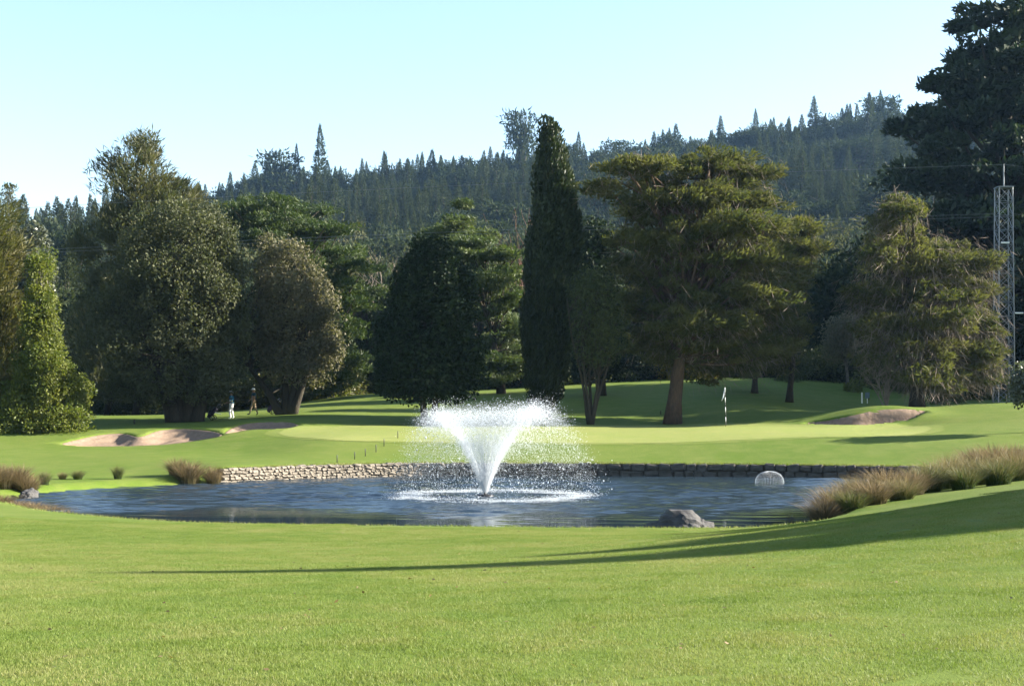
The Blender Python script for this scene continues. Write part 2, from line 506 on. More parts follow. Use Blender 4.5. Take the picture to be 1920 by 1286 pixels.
# putting green: a paler, closely mown sheet laid 6 mm above the lawn
gp_px = [(560, 800), (640, 799), (760, 799), (900, 798), (1100, 797), (1300, 796.5), (1420, 795), (1560, 797), (1680, 795), (1740, 800), (1748, 806), (1720, 815), (1640, 820), (1500, 821), (1400, 825),
         (1250, 831), (1150, 832.5), (1000, 832), (860, 831), (740, 829), (620, 826), (545, 820), (520, 811)]
gp = catmull(np.array([((px - 960) * hit(px, py, 64, 88) / FP, hit(px, py, 64, 88)) for px, py in gp_px]), 4)
def sheet(name, poly, mat, lift, zf, rings=26, centre=None):
    c = poly.mean(0) if centre is None else centre
    t = np.linspace(1, 0.02, rings)
    P = c[None, None] + t[:, None, None] * (poly - c)[None]
    n = len(poly)
    V = P.reshape(-1, 2)
    z = zf(V[:, 0], V[:, 1]) + lift
    i = np.arange(rings - 1)[:, None] * n
    j = np.arange(n)[None, :]
    Q = np.stack([i + j, i + (j + 1) % n, i + n + (j + 1) % n, i + n + j], -1).reshape(-1, 4)
    me = mesh_np(name, np.column_stack([V, z]), [Q, np.arange((rings - 1) * n, rings * n)[None]], mat, smooth=True)
    return link(name, me)
class _G: pass
def grid_sheet(name, poly, mat, zf, lift, step, over=0.0, step_x=None):
    x = np.arange(poly[:, 0].min() - step - over, poly[:, 0].max() + step + over, step_x or step)
    y = np.arange(poly[:, 1].min() - step - over, poly[:, 1].max() + step + over, step)
    A, B = np.meshgrid(x, y)
    sd = sdist(A, B, poly)
    z = zf(A.ravel(), B.ravel(), sd) + lift
    k = np.arange(len(y) - 1)[:, None] * len(x) + np.arange(len(x) - 1)[None]
    Q = np.stack([k, k + 1, k + len(x) + 1, k + len(x)], -1).reshape(-1, 4)
    ok = (sd[Q] < over).all(1)
    Q = Q[ok]
    use = np.unique(Q)
    re = np.full(A.size, -1); re[use] = np.arange(len(use))
    me = mesh_np(name, np.column_stack([A.ravel(), B.ravel(), z])[use], [re[Q]], mat, smooth=True)
    return link(name, me)
gc = gp.mean(0)
gap = np.array([p + (p - gc) / np.linalg.norm(p - gc) * (0.55 + 0.20 * math.sin(i * 0.37) + 0.12 * math.sin(i * 1.1)) for i, p in enumerate(gp)])
apron = tag(grid_sheet('green_apron', gap, APRON, lambda x, y, sd: land_z(x, y), 0.010, 0.14), kind='structure')
green = grid_sheet('putting_green', gp, GREEN, lambda x, y, sd: land_z(x, y), 0.02, 0.14)
tag(green, kind='structure')
SANDS = {}
for k, b in BUNK.items():
    dep = b['depth']
    def bz(x, y, sd, dep=dep, steep=b.get('steep')):
        if steep:
            return np.maximum(1.97 + 0.02 * np.sin(x * 4 + y * 3) - 0.3 * np.clip(sd, 0, 1), base_z(x, y) - 0.02 - 4.0 * np.clip(-sd, 0, 2) - 0.6 * np.clip(sd, 0, 1))
        rim = np.clip(-sd / 0.35, 0, 1)
        wav = 0.03 * np.sin(x * 3.1 + y) + 0.02 * np.sin(x * 7 - y * 5)
        return base_z(x, y) - 0.03 - 0.4 * np.clip(sd, 0, 1) - dep * (0.30 * sst(0, 0.12, -sd) + 0.70 * sst(0.0, 1.0, -sd)) + wav * rim
    SANDS[k] = tag(grid_sheet('sand_bunker', b['poly'], SAND, bz, 0.0, 0.10, 0.22), kind='structure')

# ------------------------------------------------------------------ water
def m_water():
    m, nt, out = mat_new('pond_water')
    tc = N(nt, 'ShaderNodeTexCoord')
    mp = N(nt, 'ShaderNodeMapping')
    mp.inputs['Scale'].default_value = (0.6, 1.5, 1)
    nt.links.new(tc.outputs['Object'], mp.inputs[0])
    w1 = noise(nt, 7.0, 4, 0.6, mp.outputs[0], 0.5)
    w2 = noise(nt, 0.55, 3, 0.5, mp.outputs[0], 0.2)
    sep = N(nt, 'ShaderNodeSeparateXYZ')
    nt.links.new(tc.outputs['Object'], sep.inputs[0])
    patch = noise(nt, 0.16, 3, 0.5)
    yy = math_n(nt, 'ADD', sep.outputs[1], math_n(nt, 'MULTIPLY', math_n(nt, 'SUBTRACT', patch, 0.5), 6.0))
    calm_near = N(nt, 'ShaderNodeMapRange', interpolation_type='SMOOTHSTEP', i_1=38.0, i_2=43.5, i_3=0.06, i_4=1.0)
    nt.links.new(yy, calm_near.inputs[0])
    amp = calm_near.outputs[0]
    h = math_n(nt, 'ADD', math_n(nt, 'MULTIPLY', w1, 0.8), math_n(nt, 'MULTIPLY', w2, 1.2))
    bm = N(nt, 'ShaderNodeBump', i_Distance=0.02)
    nt.links.new(h, bm.inputs['Height'])
    nt.links.new(math_n(nt, 'MULTIPLY', amp, 0.9), bm.inputs['Strength'])
    b = N(nt, 'ShaderNodeBsdfPrincipled')
    b.inputs['Base Color'].default_value = (0.018, 0.030, 0.042, 1)
    b.inputs['Roughness'].default_value = 0.05
    b.inputs['IOR'].default_value = 1.333
    b.inputs['Specular IOR Level'].default_value = 0.5
    nt.links.new(bm.outputs[0], b.inputs['Normal'])
    nt.links.new(b.outputs[0], out.inputs['Surface'])
    return m
c0 = np.array([0.0, 48.0])
pw = np.array([p + (p - c0) / np.linalg.norm(p - c0) * 0.34 for p in PONDS])
WV = []
for _ in range(34):
    lam = 0.28 * (1.5 / 0.28) ** rng.random(); th = math.pi / 2 + rng.normal(0, 0.42)
    WV.append((2 * math.pi / lam * math.cos(th), 2 * math.pi / lam * math.sin(th), rng.uniform(0, 6.28), lam * rng.uniform(0.005, 0.0115)))
def ruffle(x, y):
    """the breeze ruffles the open middle; the lee of the near bank and of the wall stays calm"""
    sw = 1.6 * np.sin(x * 0.31 + 1) + 1.1 * np.sin(x * 0.83 + y * 0.4) + 0.6 * np.sin(x * 1.9 - y)
    return (0.035 + 0.965 * sst(38.0, 43.5, y + sw)) * (1 - 0.75 * sst(58.5, 62.5, y + 0.5 * sw)) * (0.75 + 0.25 * np.sin(x * 0.5 + y * 0.35))
def wave_z(x, y, sd):
    z = np.zeros(len(x))
    for kx, ky, p, a in WV:
        z += a * np.sin(kx * x + ky * y + p)
    return z * ruffle(x, y)
water = grid_sheet('pond_water', pw, m_water(), wave_z, 0.0, 0.066, 0.0, 0.15)
tag(water, kind='structure')

# ------------------------------------------------------------------ trees
LEAF = {
    'olive':   m_leaf('leathery_olive_leaf', (0.056, 0.068, 0.032), (0.135, 0.138, 0.076), 0.30, 0.6, 0.12),
    'bronze':  m_leaf('brownish_olive_leaf', (0.082, 0.082, 0.046), (0.205, 0.185, 0.118), 0.30, 0.6, 0.12),
    'dark':    m_leaf('dark_green_leaf', (0.012, 0.024, 0.011), (0.028, 0.044, 0.015), 0.15, 0.6, 0.1),
    'fresh':   m_leaf('fresh_green_leaf', (0.070, 0.105, 0.018), (0.200, 0.210, 0.040), 0.42),
    'golden':  m_leaf('golden_green_needles', (0.070, 0.080, 0.024), (0.150, 0.130, 0.045), 0.35),
    'feather': m_leaf('grey_green_needles', (0.042, 0.058, 0.026), (0.130, 0.122, 0.056), 0.35),
    'cypress': m_leaf('dark_cypress_scale', (0.018, 0.032, 0.012), (0.048, 0.064, 0.018), 0.22),
    'mac':     m_leaf('olive_cypress_spray', (0.052, 0.068, 0.024), (0.155, 0.148, 0.060), 0.38, 0.7, 0.06),
    'pine':    m_leaf('green_pine_spray', (0.030, 0.055, 0.018), (0.080, 0.110, 0.028), 0.30),
    'cedar':   m_leaf('pale_green_cedar', (0.048, 0.080, 0.028), (0.120, 0.145, 0.048), 0.32),
    'deep':    m_leaf('deep_green_conifer', (0.014, 0.030, 0.015), (0.040, 0.062, 0.022), 0.22),
    'hill':    m_leaf('hill_pine', (0.014, 0.028, 0.016), (0.072, 0.084, 0.038), 0.25, 0.8, 0.05),
    'hill2':   m_leaf('hill_bluegum', (0.028, 0.042, 0.020), (0.110, 0.108, 0.050), 0.25, 0.8, 0.05),
    'pale':    m_leaf('pale_thin_leaf', (0.120, 0.115, 0.075), (0.210, 0.190, 0.120), 0.3),
    'yellow':  m_leaf('yellowing_leaf', (0.120, 0.130, 0.020), (0.280, 0.210, 0.030), 0.38),
    'bush':    m_leaf('bush_leaf', (0.035, 0.055, 0.018), (0.095, 0.110, 0.035), 0.3),
    'grey':    m_leaf('grey_green_leaf', (0.060, 0.075, 0.050), (0.150, 0.160, 0.110), 0.22, 0.4, 0.5),
}

def quads_from(P, A, Nn, L, W):
    """diamond leaves: root P, long axis A, normal Nn"""
    S = nrm(np.cross(A, Nn))
    L = L[:, None]; W = W[:, None]
    n = len(P)
    V = np.empty((n, 4, 3), np.float32)
    V[:, 0] = P
    V[:, 1] = P + A * L * 0.55 + S * W * 0.5
    V[:, 2] = P + A * L
    V[:, 3] = P + A * L * 0.55 - S * W * 0.5
    return V.reshape(-1, 3)

def foliage(cen, outd, cr, nl, dims, L, W, o=0.5, u=0.2, f=0.6, j=0.7, shell=0.6, up_n=0.5):
    """leaves of all clumps: cen (m,3) centres, outd (m,3) outward directions, cr (m,) radii"""
    m = len(cen)
    idx = np.repeat(np.arange(m), nl)
    n = len(idx)
    d = nrm(rng.standard_normal((n, 3)))
    r = rng.random(n) ** (1.0 / 3.0 * (1 - shell * 0.5))
    out = outd[idx].copy()
    oh = out.copy(); oh[:, 2] = 0; oh = nrm(oh)
    tg = np.stack([-oh[:, 1], oh[:, 0], np.zeros(n)], -1)
    k = (r * cr[idx])[:, None]
    off = oh * (d[:, 0:1] * k * dims[0]) + tg * (d[:, 1:2] * k * dims[1])
    off[:, 2] += d[:, 2] * k[:, 0] * dims[2]
    P = cen[idx] + off
    A = nrm(out * o + d * f + np.array([0, 0, u]) + rng.standard_normal((n, 3)) * j)
    Nn = nrm(d * 0.6 + np.array([0, 0, up_n]) + rng.standard_normal((n, 3)) * 0.6)
    Ls = L * rng.uniform(0.6, 1.3, n); Ws = W * rng.uniform(0.7, 1.3, n)
    V = quads_from(P - A * Ls[:, None] * 0.4, A, Nn, Ls, Ws)
    ct = rng.random(m)
    tint = np.clip(0.68 * ct[idx] + 0.32 * rng.random(n), 0, 1)
    return V, tint

#          clump radius, leaves per clump, dims(radial,tangential,up), leaf length, width, out, up, follow, jitter
KIND = {
    'broad':   dict(cr=(0.45, 0.95), nl=70, dims=(1, 1, 0.9), L=0.20, W=0.12, o=0.3, u=0.0, f=0.5, j=0.8, sb=0.30),
    'dense':   dict(cr=(0.45, 0.85), nl=70, dims=(1, 1, 0.9), L=0.24, W=0.15, o=0.4, u=-0.1, f=0.6, j=0.7, sb=0.22),
    'feather': dict(cr=(0.6, 1.3), nl=95, dims=(1.1, 0.8, 0.7), L=0.62, W=0.075, o=0.7, u=0.55, f=0.3, j=0.45, sb=0.40),
    'plate':   dict(cr=(0.7, 1.5), nl=105, dims=(1.2, 0.8, 0.36), L=0.42, W=0.085, o=0.8, u=0.25, f=0.35, j=0.6, sb=0.45),
    'flame':   dict(cr=(0.35, 0.7), nl=85, dims=(0.7, 0.8, 1.3), L=0.34, W=0.12, o=0.30, u=1.0, f=0.4, j=0.35, sb=0.16),
    'sparse':  dict(cr=(0.5, 1.0), nl=26, dims=(1, 1, 0.9), L=0.20, W=0.10, o=0.4, u=0.2, f=0.4, j=0.8, sb=0.5),
}

def crown_pts(rows, d, n, depth, sb, tiers=0, lump=0.16, ragged=0.0, y0=None):
    """clump centres inside a crown whose width at each height is given"""
    rows = np.array(rows, float)
    z = CZ - (rows[:, 0] - HY) * d / FP
    xl = (rows[:, 1] - 960) * d / FP; xr = (rows[:, 2] - 960) * d / FP
    o = np.argsort(z); z, xl, xr = z[o], xl[o], xr[o]
    zz = np.linspace(z[0], z[-1], 200)
    inset = min(0.55, 0.30 * ((xr - xl) / 2).max())           # clumps reach past their centres
    xm = (xl + xr) / 2; hh_ = np.maximum((xr - xl) / 2 - inset, 0.12 * (xr - xl)); xl, xr = xm - hh_, xm + hh_
    zz = np.linspace(z[0] + inset, z[-1] - inset * 0.6, 200)
    hw = np.interp(zz, z, (xr - xl) / 2)
    p = hw ** 1.3; p /= p.sum()
    Z = rng.choice(zz, n, p=p) + rng.uniform(-0.5, 0.5, n) * (zz[1] - zz[0])
    ph = rng.uniform(0, 2 * math.pi, n)
    if tiers:
        th = (z[-1] - z[0]) / tiers
        ti = np.floor((Z - z[0]) / th).astype(int)
        sec = np.floor(ph / (2 * math.pi) * 9).astype(int) % 9
        jit = rng.uniform(-0.3, 0.3, (tiers + 2, 9))
        Z = z[0] + (ti + 0.5 + jit[ti, sec]) * th + rng.normal(0, 0.13, n) * th
        mul = rng.uniform(1 - ragged, 1.06, (tiers + 2, 9))[ti, sec]
    else:
        mul = np.ones(n)
    HW = np.interp(Z, z, (xr - xl) / 2); XC = np.interp(Z, z, (xr + xl) / 2)
    k = rng.uniform(0.6, 1.6, (6, 3)); q = rng.uniform(0, 6.28, 6)
    nz = sum(np.sin(round(k[i, 0] * 3) * ph + k[i, 1] * 0.9 * Z + q[i]) for i in range(6)) / 6
    r = rng.random(n) ** sb
    R = HW * r * mul * (1 - lump * 0.5 + lump * nz * 1.2)
    Yc = d if y0 is None else y0
    dep = depth * (HW.max() * 0.35 + HW * 0.65) / np.maximum(HW, 0.05)
    cen = np.stack([XC + R * np.cos(ph), Yc + R * dep * np.sin(ph), Z], -1)
    out = nrm(np.stack([np.cos(ph), np.sin(ph), 0.25 * np.ones(n)], -1))
    return cen, out, (z[0], z[-1], HW.max())

def pad_pts(pads, d, n, depth, bx):
    """clump centres on the separate branch pads of a layered conifer: (column, row, half-width, half-height)"""
    A = np.array([p[:4] for p in pads], float)
    w = A[:, 2] * (A[:, 3] + 6); w /= w.sum()
    hw = np.abs(A[:, 0] - bx).max() * d / FP
    C3, O3 = [], []
    for (px, py, rx, ry), f in zip(A, w):
        m = max(5, int(round(n * f)))
        c = PX(px, py, d)
        x0 = (bx - 960) * d / FP
        room = math.sqrt(max(0.08, 1 - min(1, abs(c[0] - x0) / (hw + 0.01)) ** 2)) * hw * depth
        c[1] += rng.uniform(-1, 0.7) * room * 0.75
        q = rng.normal(0, 0.5, (m, 3)).clip(-1, 1) * np.array([rx, rx * 0.85 * depth, ry * 0.8]) * d / FP
        q[:, 2] -= 0.10 * np.abs(q[:, 0]) + np.abs(rng.normal(0, 0.35, m)) * (rng.random(m) < 0.4)
        C3.append(c + q)
        o = c + q - np.array([x0, d, c[2]])
        o[:, 2] = 0.2 * np.linalg.norm(o[:, :2], axis=1)
        O3.append(nrm(o))
    return np.vstack(C3), np.vstack(O3)

def limbs(mb, trunk_path, trunk_rad, cen, nlimb, r0=0.10, sag=0.0, k=5):
    zt = trunk_path[:, 2]
    pick = rng.choice(len(cen), min(nlimb, len(cen)), replace=False)
    for i in pick:
        c = cen[i]
        t0 = np.clip((c[2] - zt[0]) * rng.uniform(0.45, 0.85) + zt[0], zt[0] + 0.25 * (zt[-1] - zt[0]), zt[-1])
        s = np.array([np.interp(t0, zt, trunk_path[:, a]) for a in range(3)])
        e = c
        ln = np.linalg.norm(e - s)
        mid = (s + e) / 2 + rng.normal(0, 0.08, 3) * ln + np.array([0, 0, -sag * ln])
        t = np.linspace(0, 1, 6)[:, None]
        path = (1 - t) ** 2 * s + 2 * t * (1 - t) * mid + t * t * e
        rr = min(r0, 0.022 * ln + 0.02)
        mb.tube(path, np.linspace(rr, rr * 0.22, 6), k, cap=False)

def leaf_mesh(name, V, tint, mat):
    F = np.arange(len(V)).reshape(-1, 4)
    return mesh_np(name, V, [F], mat, fattr={'tint': tint})

def tree(name, label, rows, d, base, trunk_w, kind, leaf, n, bark=BARK_D, depth=0.9, tiers=0, ragged=0.0, lump=0.16,
         stems=None, nlimb=40, top=0.85, group=None, nl=None, scale=1.0, sag=0.0, dead=0, dead_mat=None, sub=None, L=None, shape=None, pads=None):
    """a tree standing where the photo shows it; rows = crown outline (row, left, right), base = foot of the trunk"""
    K = dict(KIND[kind]); K.update(shape or {})
    bx = (base[0] - 960) * d / FP
    bz = gz(bx, d) - 0.05
    root = empty(name, (bx, d, bz))
    cen, out, (z0, z1, hw) = crown_pts(rows, d, n, depth, K['sb'], tiers, lump, ragged)
    if pads:
        c2, o2, _ = crown_pts(rows, d, int(n * 0.20), depth, 0.5, 0, 0.3)
        cen, out = pad_pts(pads, d, int(n * 0.85), depth, base[0])
        cen, out = np.vstack([cen, c2]), np.vstack([out, o2])
    cr = rng.uniform(*K['cr'], len(cen)) * scale
    V, tint = foliage(cen, out, cr, nl or K['nl'], K['dims'], (L or K['L']), K['W'] * ((L or K['L']) / K['L']), K['o'], K['u'], K['f'], K['j'])
    loc = np.array([bx, d, bz])
    crown = link('crown', leaf_mesh('crown', V - loc, tint, LEAF[leaf]), root)
    mb = MB()
    xtop = np.mean([r[1] + r[2] for r in rows[:3]]) / 2
    zt = bz + (z1 - bz) * top
    stems = stems or [[(base[0], None), (xtop, None)]]
    for si, st in enumerate(stems):
        x1 = (st[-1][0] - 960) * d / FP
        ztop = zt if st[-1][1] is None else CZ - (st[-1][1] - HY) * d / FP
        x0 = (st[0][0] - 960) * d / FP
        m = 12
        t = np.linspace(0, 1, m)
        pth = np.stack([x0 + (x1 - x0) * (t ** (1.3 if len(stems) == 1 else 0.95)), np.full(m, d) + rng.uniform(-0.4, 0.4) * t * 2 + 0.1 * np.sin(t * 5 + si), bz + (ztop - bz) * t], -1)
        pth[:, 0] += 0.12 * np.sin(t * 6 + si * 2) * t * (1 - t) * 4
        w = trunk_w * d / FP / 2 * (1.0 if len(stems) == 1 else 0.46)
        rad = w * (1 - 0.82 * t) * (1 + 0.40 * np.exp(-t * (ztop - bz) / 0.5))
        mb.tube(pth, rad, 12, 0.05)
        limbs(mb, pth, rad, cen, nlimb // len(stems), w * 0.45, sag)
    tr = mb
    o = tr.build('trunk', bark, root, smooth=True)
    o.data.transform(Matrix.Translation(-Vector(loc)))
    if dead:
        add_twigs(root, loc, cen, out, dead, dead_mat or TWIG)
    tag(root, label, 'tree', group)
    return root

def add_twigs(root, loc, cen, out, n, mat, length=1.0, hang=0.9):
    i = rng.choice(len(cen), n)
    P = cen[i] + rng.normal(0, 0.5, (n, 3))
    A = nrm(out[i] * 0.6 + np.array([0, 0, -hang]) + rng.normal(0, 0.45, (n, 3)))
    Nn = nrm(rng.standard_normal((n, 3)))
    V = quads_from(P, A, Nn, length * rng.uniform(0.4, 1.3, n), rng.uniform(0.012, 0.03, n))
    o = link('dead_twigs', mesh_np('dead_twigs', V - loc, [np.arange(len(V)).reshape(-1, 4)], mat), root)
    o['kind'] = 'stuff'
    return o

def bare_tree(name, label, d, base, h, spread, mat, n=6, leafmat=None, nleaf=0, group=None, cat='tree', r0=0.05, levels=3):
    """leafless tree or shrub grown by forking"""
    bx = (base - 960) * d / FP
    bz = gz(bx, d) - 0.05
    root = empty(name, (bx, d, bz))
    mb = MB()
    tips = []
    def grow(p, a, ln, r, lev):
        q = p + a * ln
        mid = (p + q) / 2 + rng.normal(0, 0.05, 3) * ln
        mb.tube(np.array([p, mid, q]), [r, r * 0.8, r * 0.6], 5 if lev < 2 else 3, cap=False)
        if lev >= levels:
            tips.append(q); return
        for _ in range(rng.integers(2, 5)):
            b = nrm(a + rng.normal(0, 0.42, 3) * np.array([1, 1, 0.6]) + np.array([0, 0, 0.08]))
            grow(q if rng.random() < 0.6 else mid, b, ln * rng.uniform(0.6, 0.85), max(r * 0.58, 0.012), lev + 1)
    for i in range(n):
        a = nrm(np.array([rng.normal(0, spread), rng.normal(0, spread), 1.0]))
        grow(np.zeros(3) + rng.normal(0, 0.05, 3) * np.array([1, 1, 0]), a, h * 0.36 * rng.uniform(0.8, 1.15), r0, 0)
    mb.build('stems', mat, root)
    if nleaf:
        T = np.array(tips)
        i = rng.choice(len(T), nleaf)
        P = T[i] + rng.normal(0, 0.28, (nleaf, 3))
        V = quads_from(P, nrm(rng.standard_normal((nleaf, 3))), nrm(rng.standard_normal((nleaf, 3))), rng.uniform(0.12, 0.3, nleaf), rng.uniform(0.06, 0.14, nleaf))
        link('crown', leaf_mesh('crown', V, rng.random(nleaf), leafmat), root)
    tag(root, label, cat, group)
    return root

# -- left group
tree('feathery_tree', 'golden-green feathery tree leaning in beside the bushy bright green tree', [(385, -60, 18), (430, -90, 42), (500, -110, 50), (560, -120, 58), (640, -130, 75), (720, -130, 95), (765, -110, 80)],
     82, (-25, 786), 22, 'feather', 'golden', 260, BARK_G, nlimb=24, lump=0.25, scale=0.9)
tree('bushy_tree', 'bright yellow-green bushy tree with foliage down to the grass', [(455, 58, 92), (500, 40, 105), (560, 30, 118), (640, 20, 132), (700, 10, 155), (760, 0, 172), (800, -5, 165)],
     80, (85, 786), 14, 'broad', 'fresh', 300, BARK_G, nlimb=40, lump=0.5, nl=150, L=0.17, scale=0.85)
tree('sapling', 'small slender sapling with light green leaves before the dark trunks', [(703, 148, 166), (718, 142, 180), (745, 142, 180), (768, 150, 172)],
     92, (160, 783), 3, 'sparse', 'fresh', 34, BARK_G, nlimb=10, nl=34, scale=0.55)
tree('ragged_tree', 'thin ragged-topped tree rising behind the golden feathery tree', [(345, 2, 30), (372, 0, 30), (400, 6, 38), (440, 4, 40)],
     128, (18, 770), 6, 'plate', 'feather', 22, BARK_G, tiers=4, ragged=0.6, nlimb=14, nl=60, scale=0.8)
tree('rounded_tree', 'grey-green rounded tree behind the bushy bright green tree', [(412, 55, 70), (440, 30, 96), (480, 18, 108), (540, 15, 112), (620, 20, 112)],
     130, (65, 770), 7, 'broad', 'grey', 150, BARK_G, nlimb=16, L=0.36)
tree('casuarina', 'tall feathery grey-green tree with a pointed open top behind the olive-coloured dome tree',
     [(243, 250, 282), (268, 232, 308), (300, 178, 332), (330, 180, 350), (370, 168, 395), (420, 140, 425), (480, 115, 440), (560, 105, 445), (640, 108, 440), (715, 125, 425), (755, 150, 400)],
     106, (200, 782), 22, 'feather', 'feather', 780, BARK_D, nlimb=80, lump=0.34, top=0.96, nl=100, stems=[[(200, None), (262, None)], [(252, None), (320, 330)]])
tree('dome_tree', 'big dense olive-grey dome-shaped tree with a stout flared trunk',
     [(372, 325, 372), (395, 258, 435), (430, 212, 462), (480, 185, 485), (540, 158, 497), (600, 142, 502), (660, 138, 502), (705, 150, 498), (735, 190, 470), (760, 250, 420)],
     87, (345, 792), 50, 'broad', 'olive', 800, BARK_D, depth=0.72, nlimb=70, lump=0.30, stems=[[(325, None), (250, 560)], [(340, None), (320, None)], [(352, None), (370, 480)], [(368, None), (430, 540)], [(332, None), (285, 600)]], nl=92)
tree('broadleaf_tree', 'brownish-olive round tree on several leaning trunks beside the golfers',
     [(442, 495, 548), (465, 472, 585), (500, 460, 618), (560, 450, 655), (610, 445, 668), (660, 450, 668), (700, 468, 655), (722, 495, 625)],
     90, (537, 776), 34, 'broad', 'bronze', 390, BARK_D, nlimb=60, lump=0.30, stems=[[(528, None), (440, 640)], [(535, None), (530, None)], [(543, None), (585, 560)], [(548, None), (600, 600)]], nl=84)
tree('spreading_pine', 'green pine with flat layered branches behind the brownish-olive tree',
     [(360, 470, 570), (380, 428, 615), (405, 420, 640), (430, 430, 662), (470, 465, 668), (500, 500, 722), (545, 530, 716), (600, 560, 700), (660, 575, 690), (735, 590, 690)],
     112, (620, 750), 16, 'plate', 'pine', 420, BARK_D, nlimb=70, nl=105, scale=0.78,
     pads=[(520,372,80,14),(470,390,45,14),(580,390,45,14),(450,415,35,14),(540,415,80,18),(625,430,38,14),(590,455,70,18),(500,450,60,20),(640,475,35,12),(580,495,70,18),(680,505,42,12),(620,530,60,18),(540,540,50,20),(690,540,30,12),(650,570,50,16),(590,590,50,22),(660,615,40,20),(620,650,45,24),(670,670,25,24),(640,710,45,24)])
# -- centre
tree('shade_tree', 'very dark broad egg-shaped tree on two trunks behind the fountain',
     [(438, 782, 815), (455, 765, 860), (480, 742, 888), (520, 717, 905), (580, 700, 912), (640, 686, 915), (690, 681, 915), (722, 684, 914), (745, 705, 900), (758, 740, 880)],
     84, (805, 795), 28, 'dense', 'dark', 600, BARK_D, depth=0.65, nlimb=40, lump=0.24, stems=[[(798, None), (760, 560)], [(812, None), (835, None)]], nl=74)
tree('cedar', 'pale green cedar with drooping layers behind the dark egg-shaped tree',
     [(362, 862, 874), (400, 842, 892), (430, 802, 935), (470, 822, 972), (520, 870, 985), (600, 885, 992), (680, 885, 992), (735, 895, 985)],
     108, (940, 745), 14, 'plate', 'cedar', 330, BARK_D, nlimb=40, sag=-0.05, scale=0.72,
     pads=[(868,385,8,18),(866,415,24,12),(830,432,30,9),(905,440,32,9),(870,455,50,12),(940,475,36,10),(890,480,50,14),(950,505,36,12),(920,530,60,16),(960,560,32,14),(920,580,50,20),(965,610,28,16),(930,640,50,20),(960,680,34,18),(920,700,40,20)])
tree('columnar_cypress', 'tall narrow dark columnar cypress standing above all its neighbours',
     [(210, 1006, 1046), (228, 1000, 1056), (265, 996, 1070), (300, 996, 1074), (340, 990, 1088), (400, 978, 1102), (450, 972, 1108), (520, 967, 1106), (600, 966, 1092), (680, 967, 1080), (730, 974, 1070), (772, 988, 1054)],
     89, (1020, 780), 20, 'flame', 'cypress', 640, BARK_D, nlimb=12, lump=0.22, top=0.9, nl=80)
tree('thicket_tree', 'dull dark bushy tree between the columnar cypress and the great spreading cypress',
     [(405, 1085, 1120), (440, 1060, 1160), (500, 1050, 1180), (580, 1050, 1190), (660, 1060, 1190), (715, 1070, 1180)],
     103, (1130, 745), 12, 'broad', 'dark', 260, BARK_D, nlimb=30, L=0.32)
tree('vase_tree', 'small vase-shaped tree with many bare upright stems and thin leaves',
     [(500, 1075, 1130), (545, 1055, 1172), (600, 1050, 1190), (655, 1058, 1188), (695, 1075, 1176)],
     85.5, (1107, 795), 14, 'sparse', 'bush', 190, BARK_D, nlimb=70, top=0.6, nl=46,
     stems=[[(1104, None), (1062, 560)], [(1107, None), (1110, 530)], [(1110, None), (1165, 570)], [(1108, None), (1140, 540)], [(1106, None), (1085, 545)]])
tree('great_cypress', 'great spreading cypress with ragged golden-olive layers on one thick red-brown trunk',
     [(276, 1330, 1395), (296, 1150, 1440), (320, 1118, 1452), (350, 1105, 1445), (385, 1130, 1466), (420, 1150, 1472), (470, 1165, 1482), (520, 1175, 1492), (560, 1178, 1496), (620, 1190, 1485), (670, 1205, 1450), (700, 1225, 1400)],
     87, (1261, 794), 29, 'plate', 'mac', 860, BARK_R, depth=0.65, nlimb=130, nl=115, dead=7000, top=0.92, stems=[[(1261, None), (1330, None)]], scale=0.72,
     pads=[(1180,322,62,16),(1130,350,30,12),(1245,345,60,20),(1345,300,70,22),(1410,320,45,16),(1300,370,80,26),(1420,372,48,16),(1225,395,60,22),(1350,425,95,28),(1440,430,36,16),(1250,455,70,28),(1185,430,35,18),(1400,480,80,26),(1300,510,90,30),(1200,500,40,30),(1460,515,38,16),(1370,550,90,30),(1240,565,60,34),(1440,585,55,22),(1310,600,90,32),(1230,635,50,30),(1390,635,80,26),(1300,665,60,24),(1450,650,40,16),(1350,688,60,14)])
tree('olive_cypress', 'ragged olive cypress showing just behind the great spreading cypress',
     [(413, 1490, 1512), (440, 1462, 1540), (480, 1455, 1542), (520, 1440, 1510), (600, 1430, 1520), (660, 1425, 1500), (700, 1410, 1495)],
     97, (1480, 735), 12, 'plate', 'mac', 210, BARK_D, tiers=8, ragged=0.45, nlimb=40, dead=1200)
tree('low_cypress', 'low spreading olive conifer on a dark trunk growing on the shaded rise',
     [(600, 1375, 1430), (635, 1345, 1475), (662, 1330, 1512), (688, 1350, 1490)],
     103, (1415, 735), 12, 'plate', 'mac', 130, BARK_D, tiers=4, ragged=0.4, nlimb=40)
tree('pale_tree', 'small pale thin-leaved tree with a light trunk at the end of the rise',
     [(588, 1562, 1598), (610, 1542, 1612), (650, 1537, 1612), (682, 1552, 1605)],
     108, (1590, 728), 7, 'sparse', 'pale', 120, BARK_G, nlimb=40, nl=60)
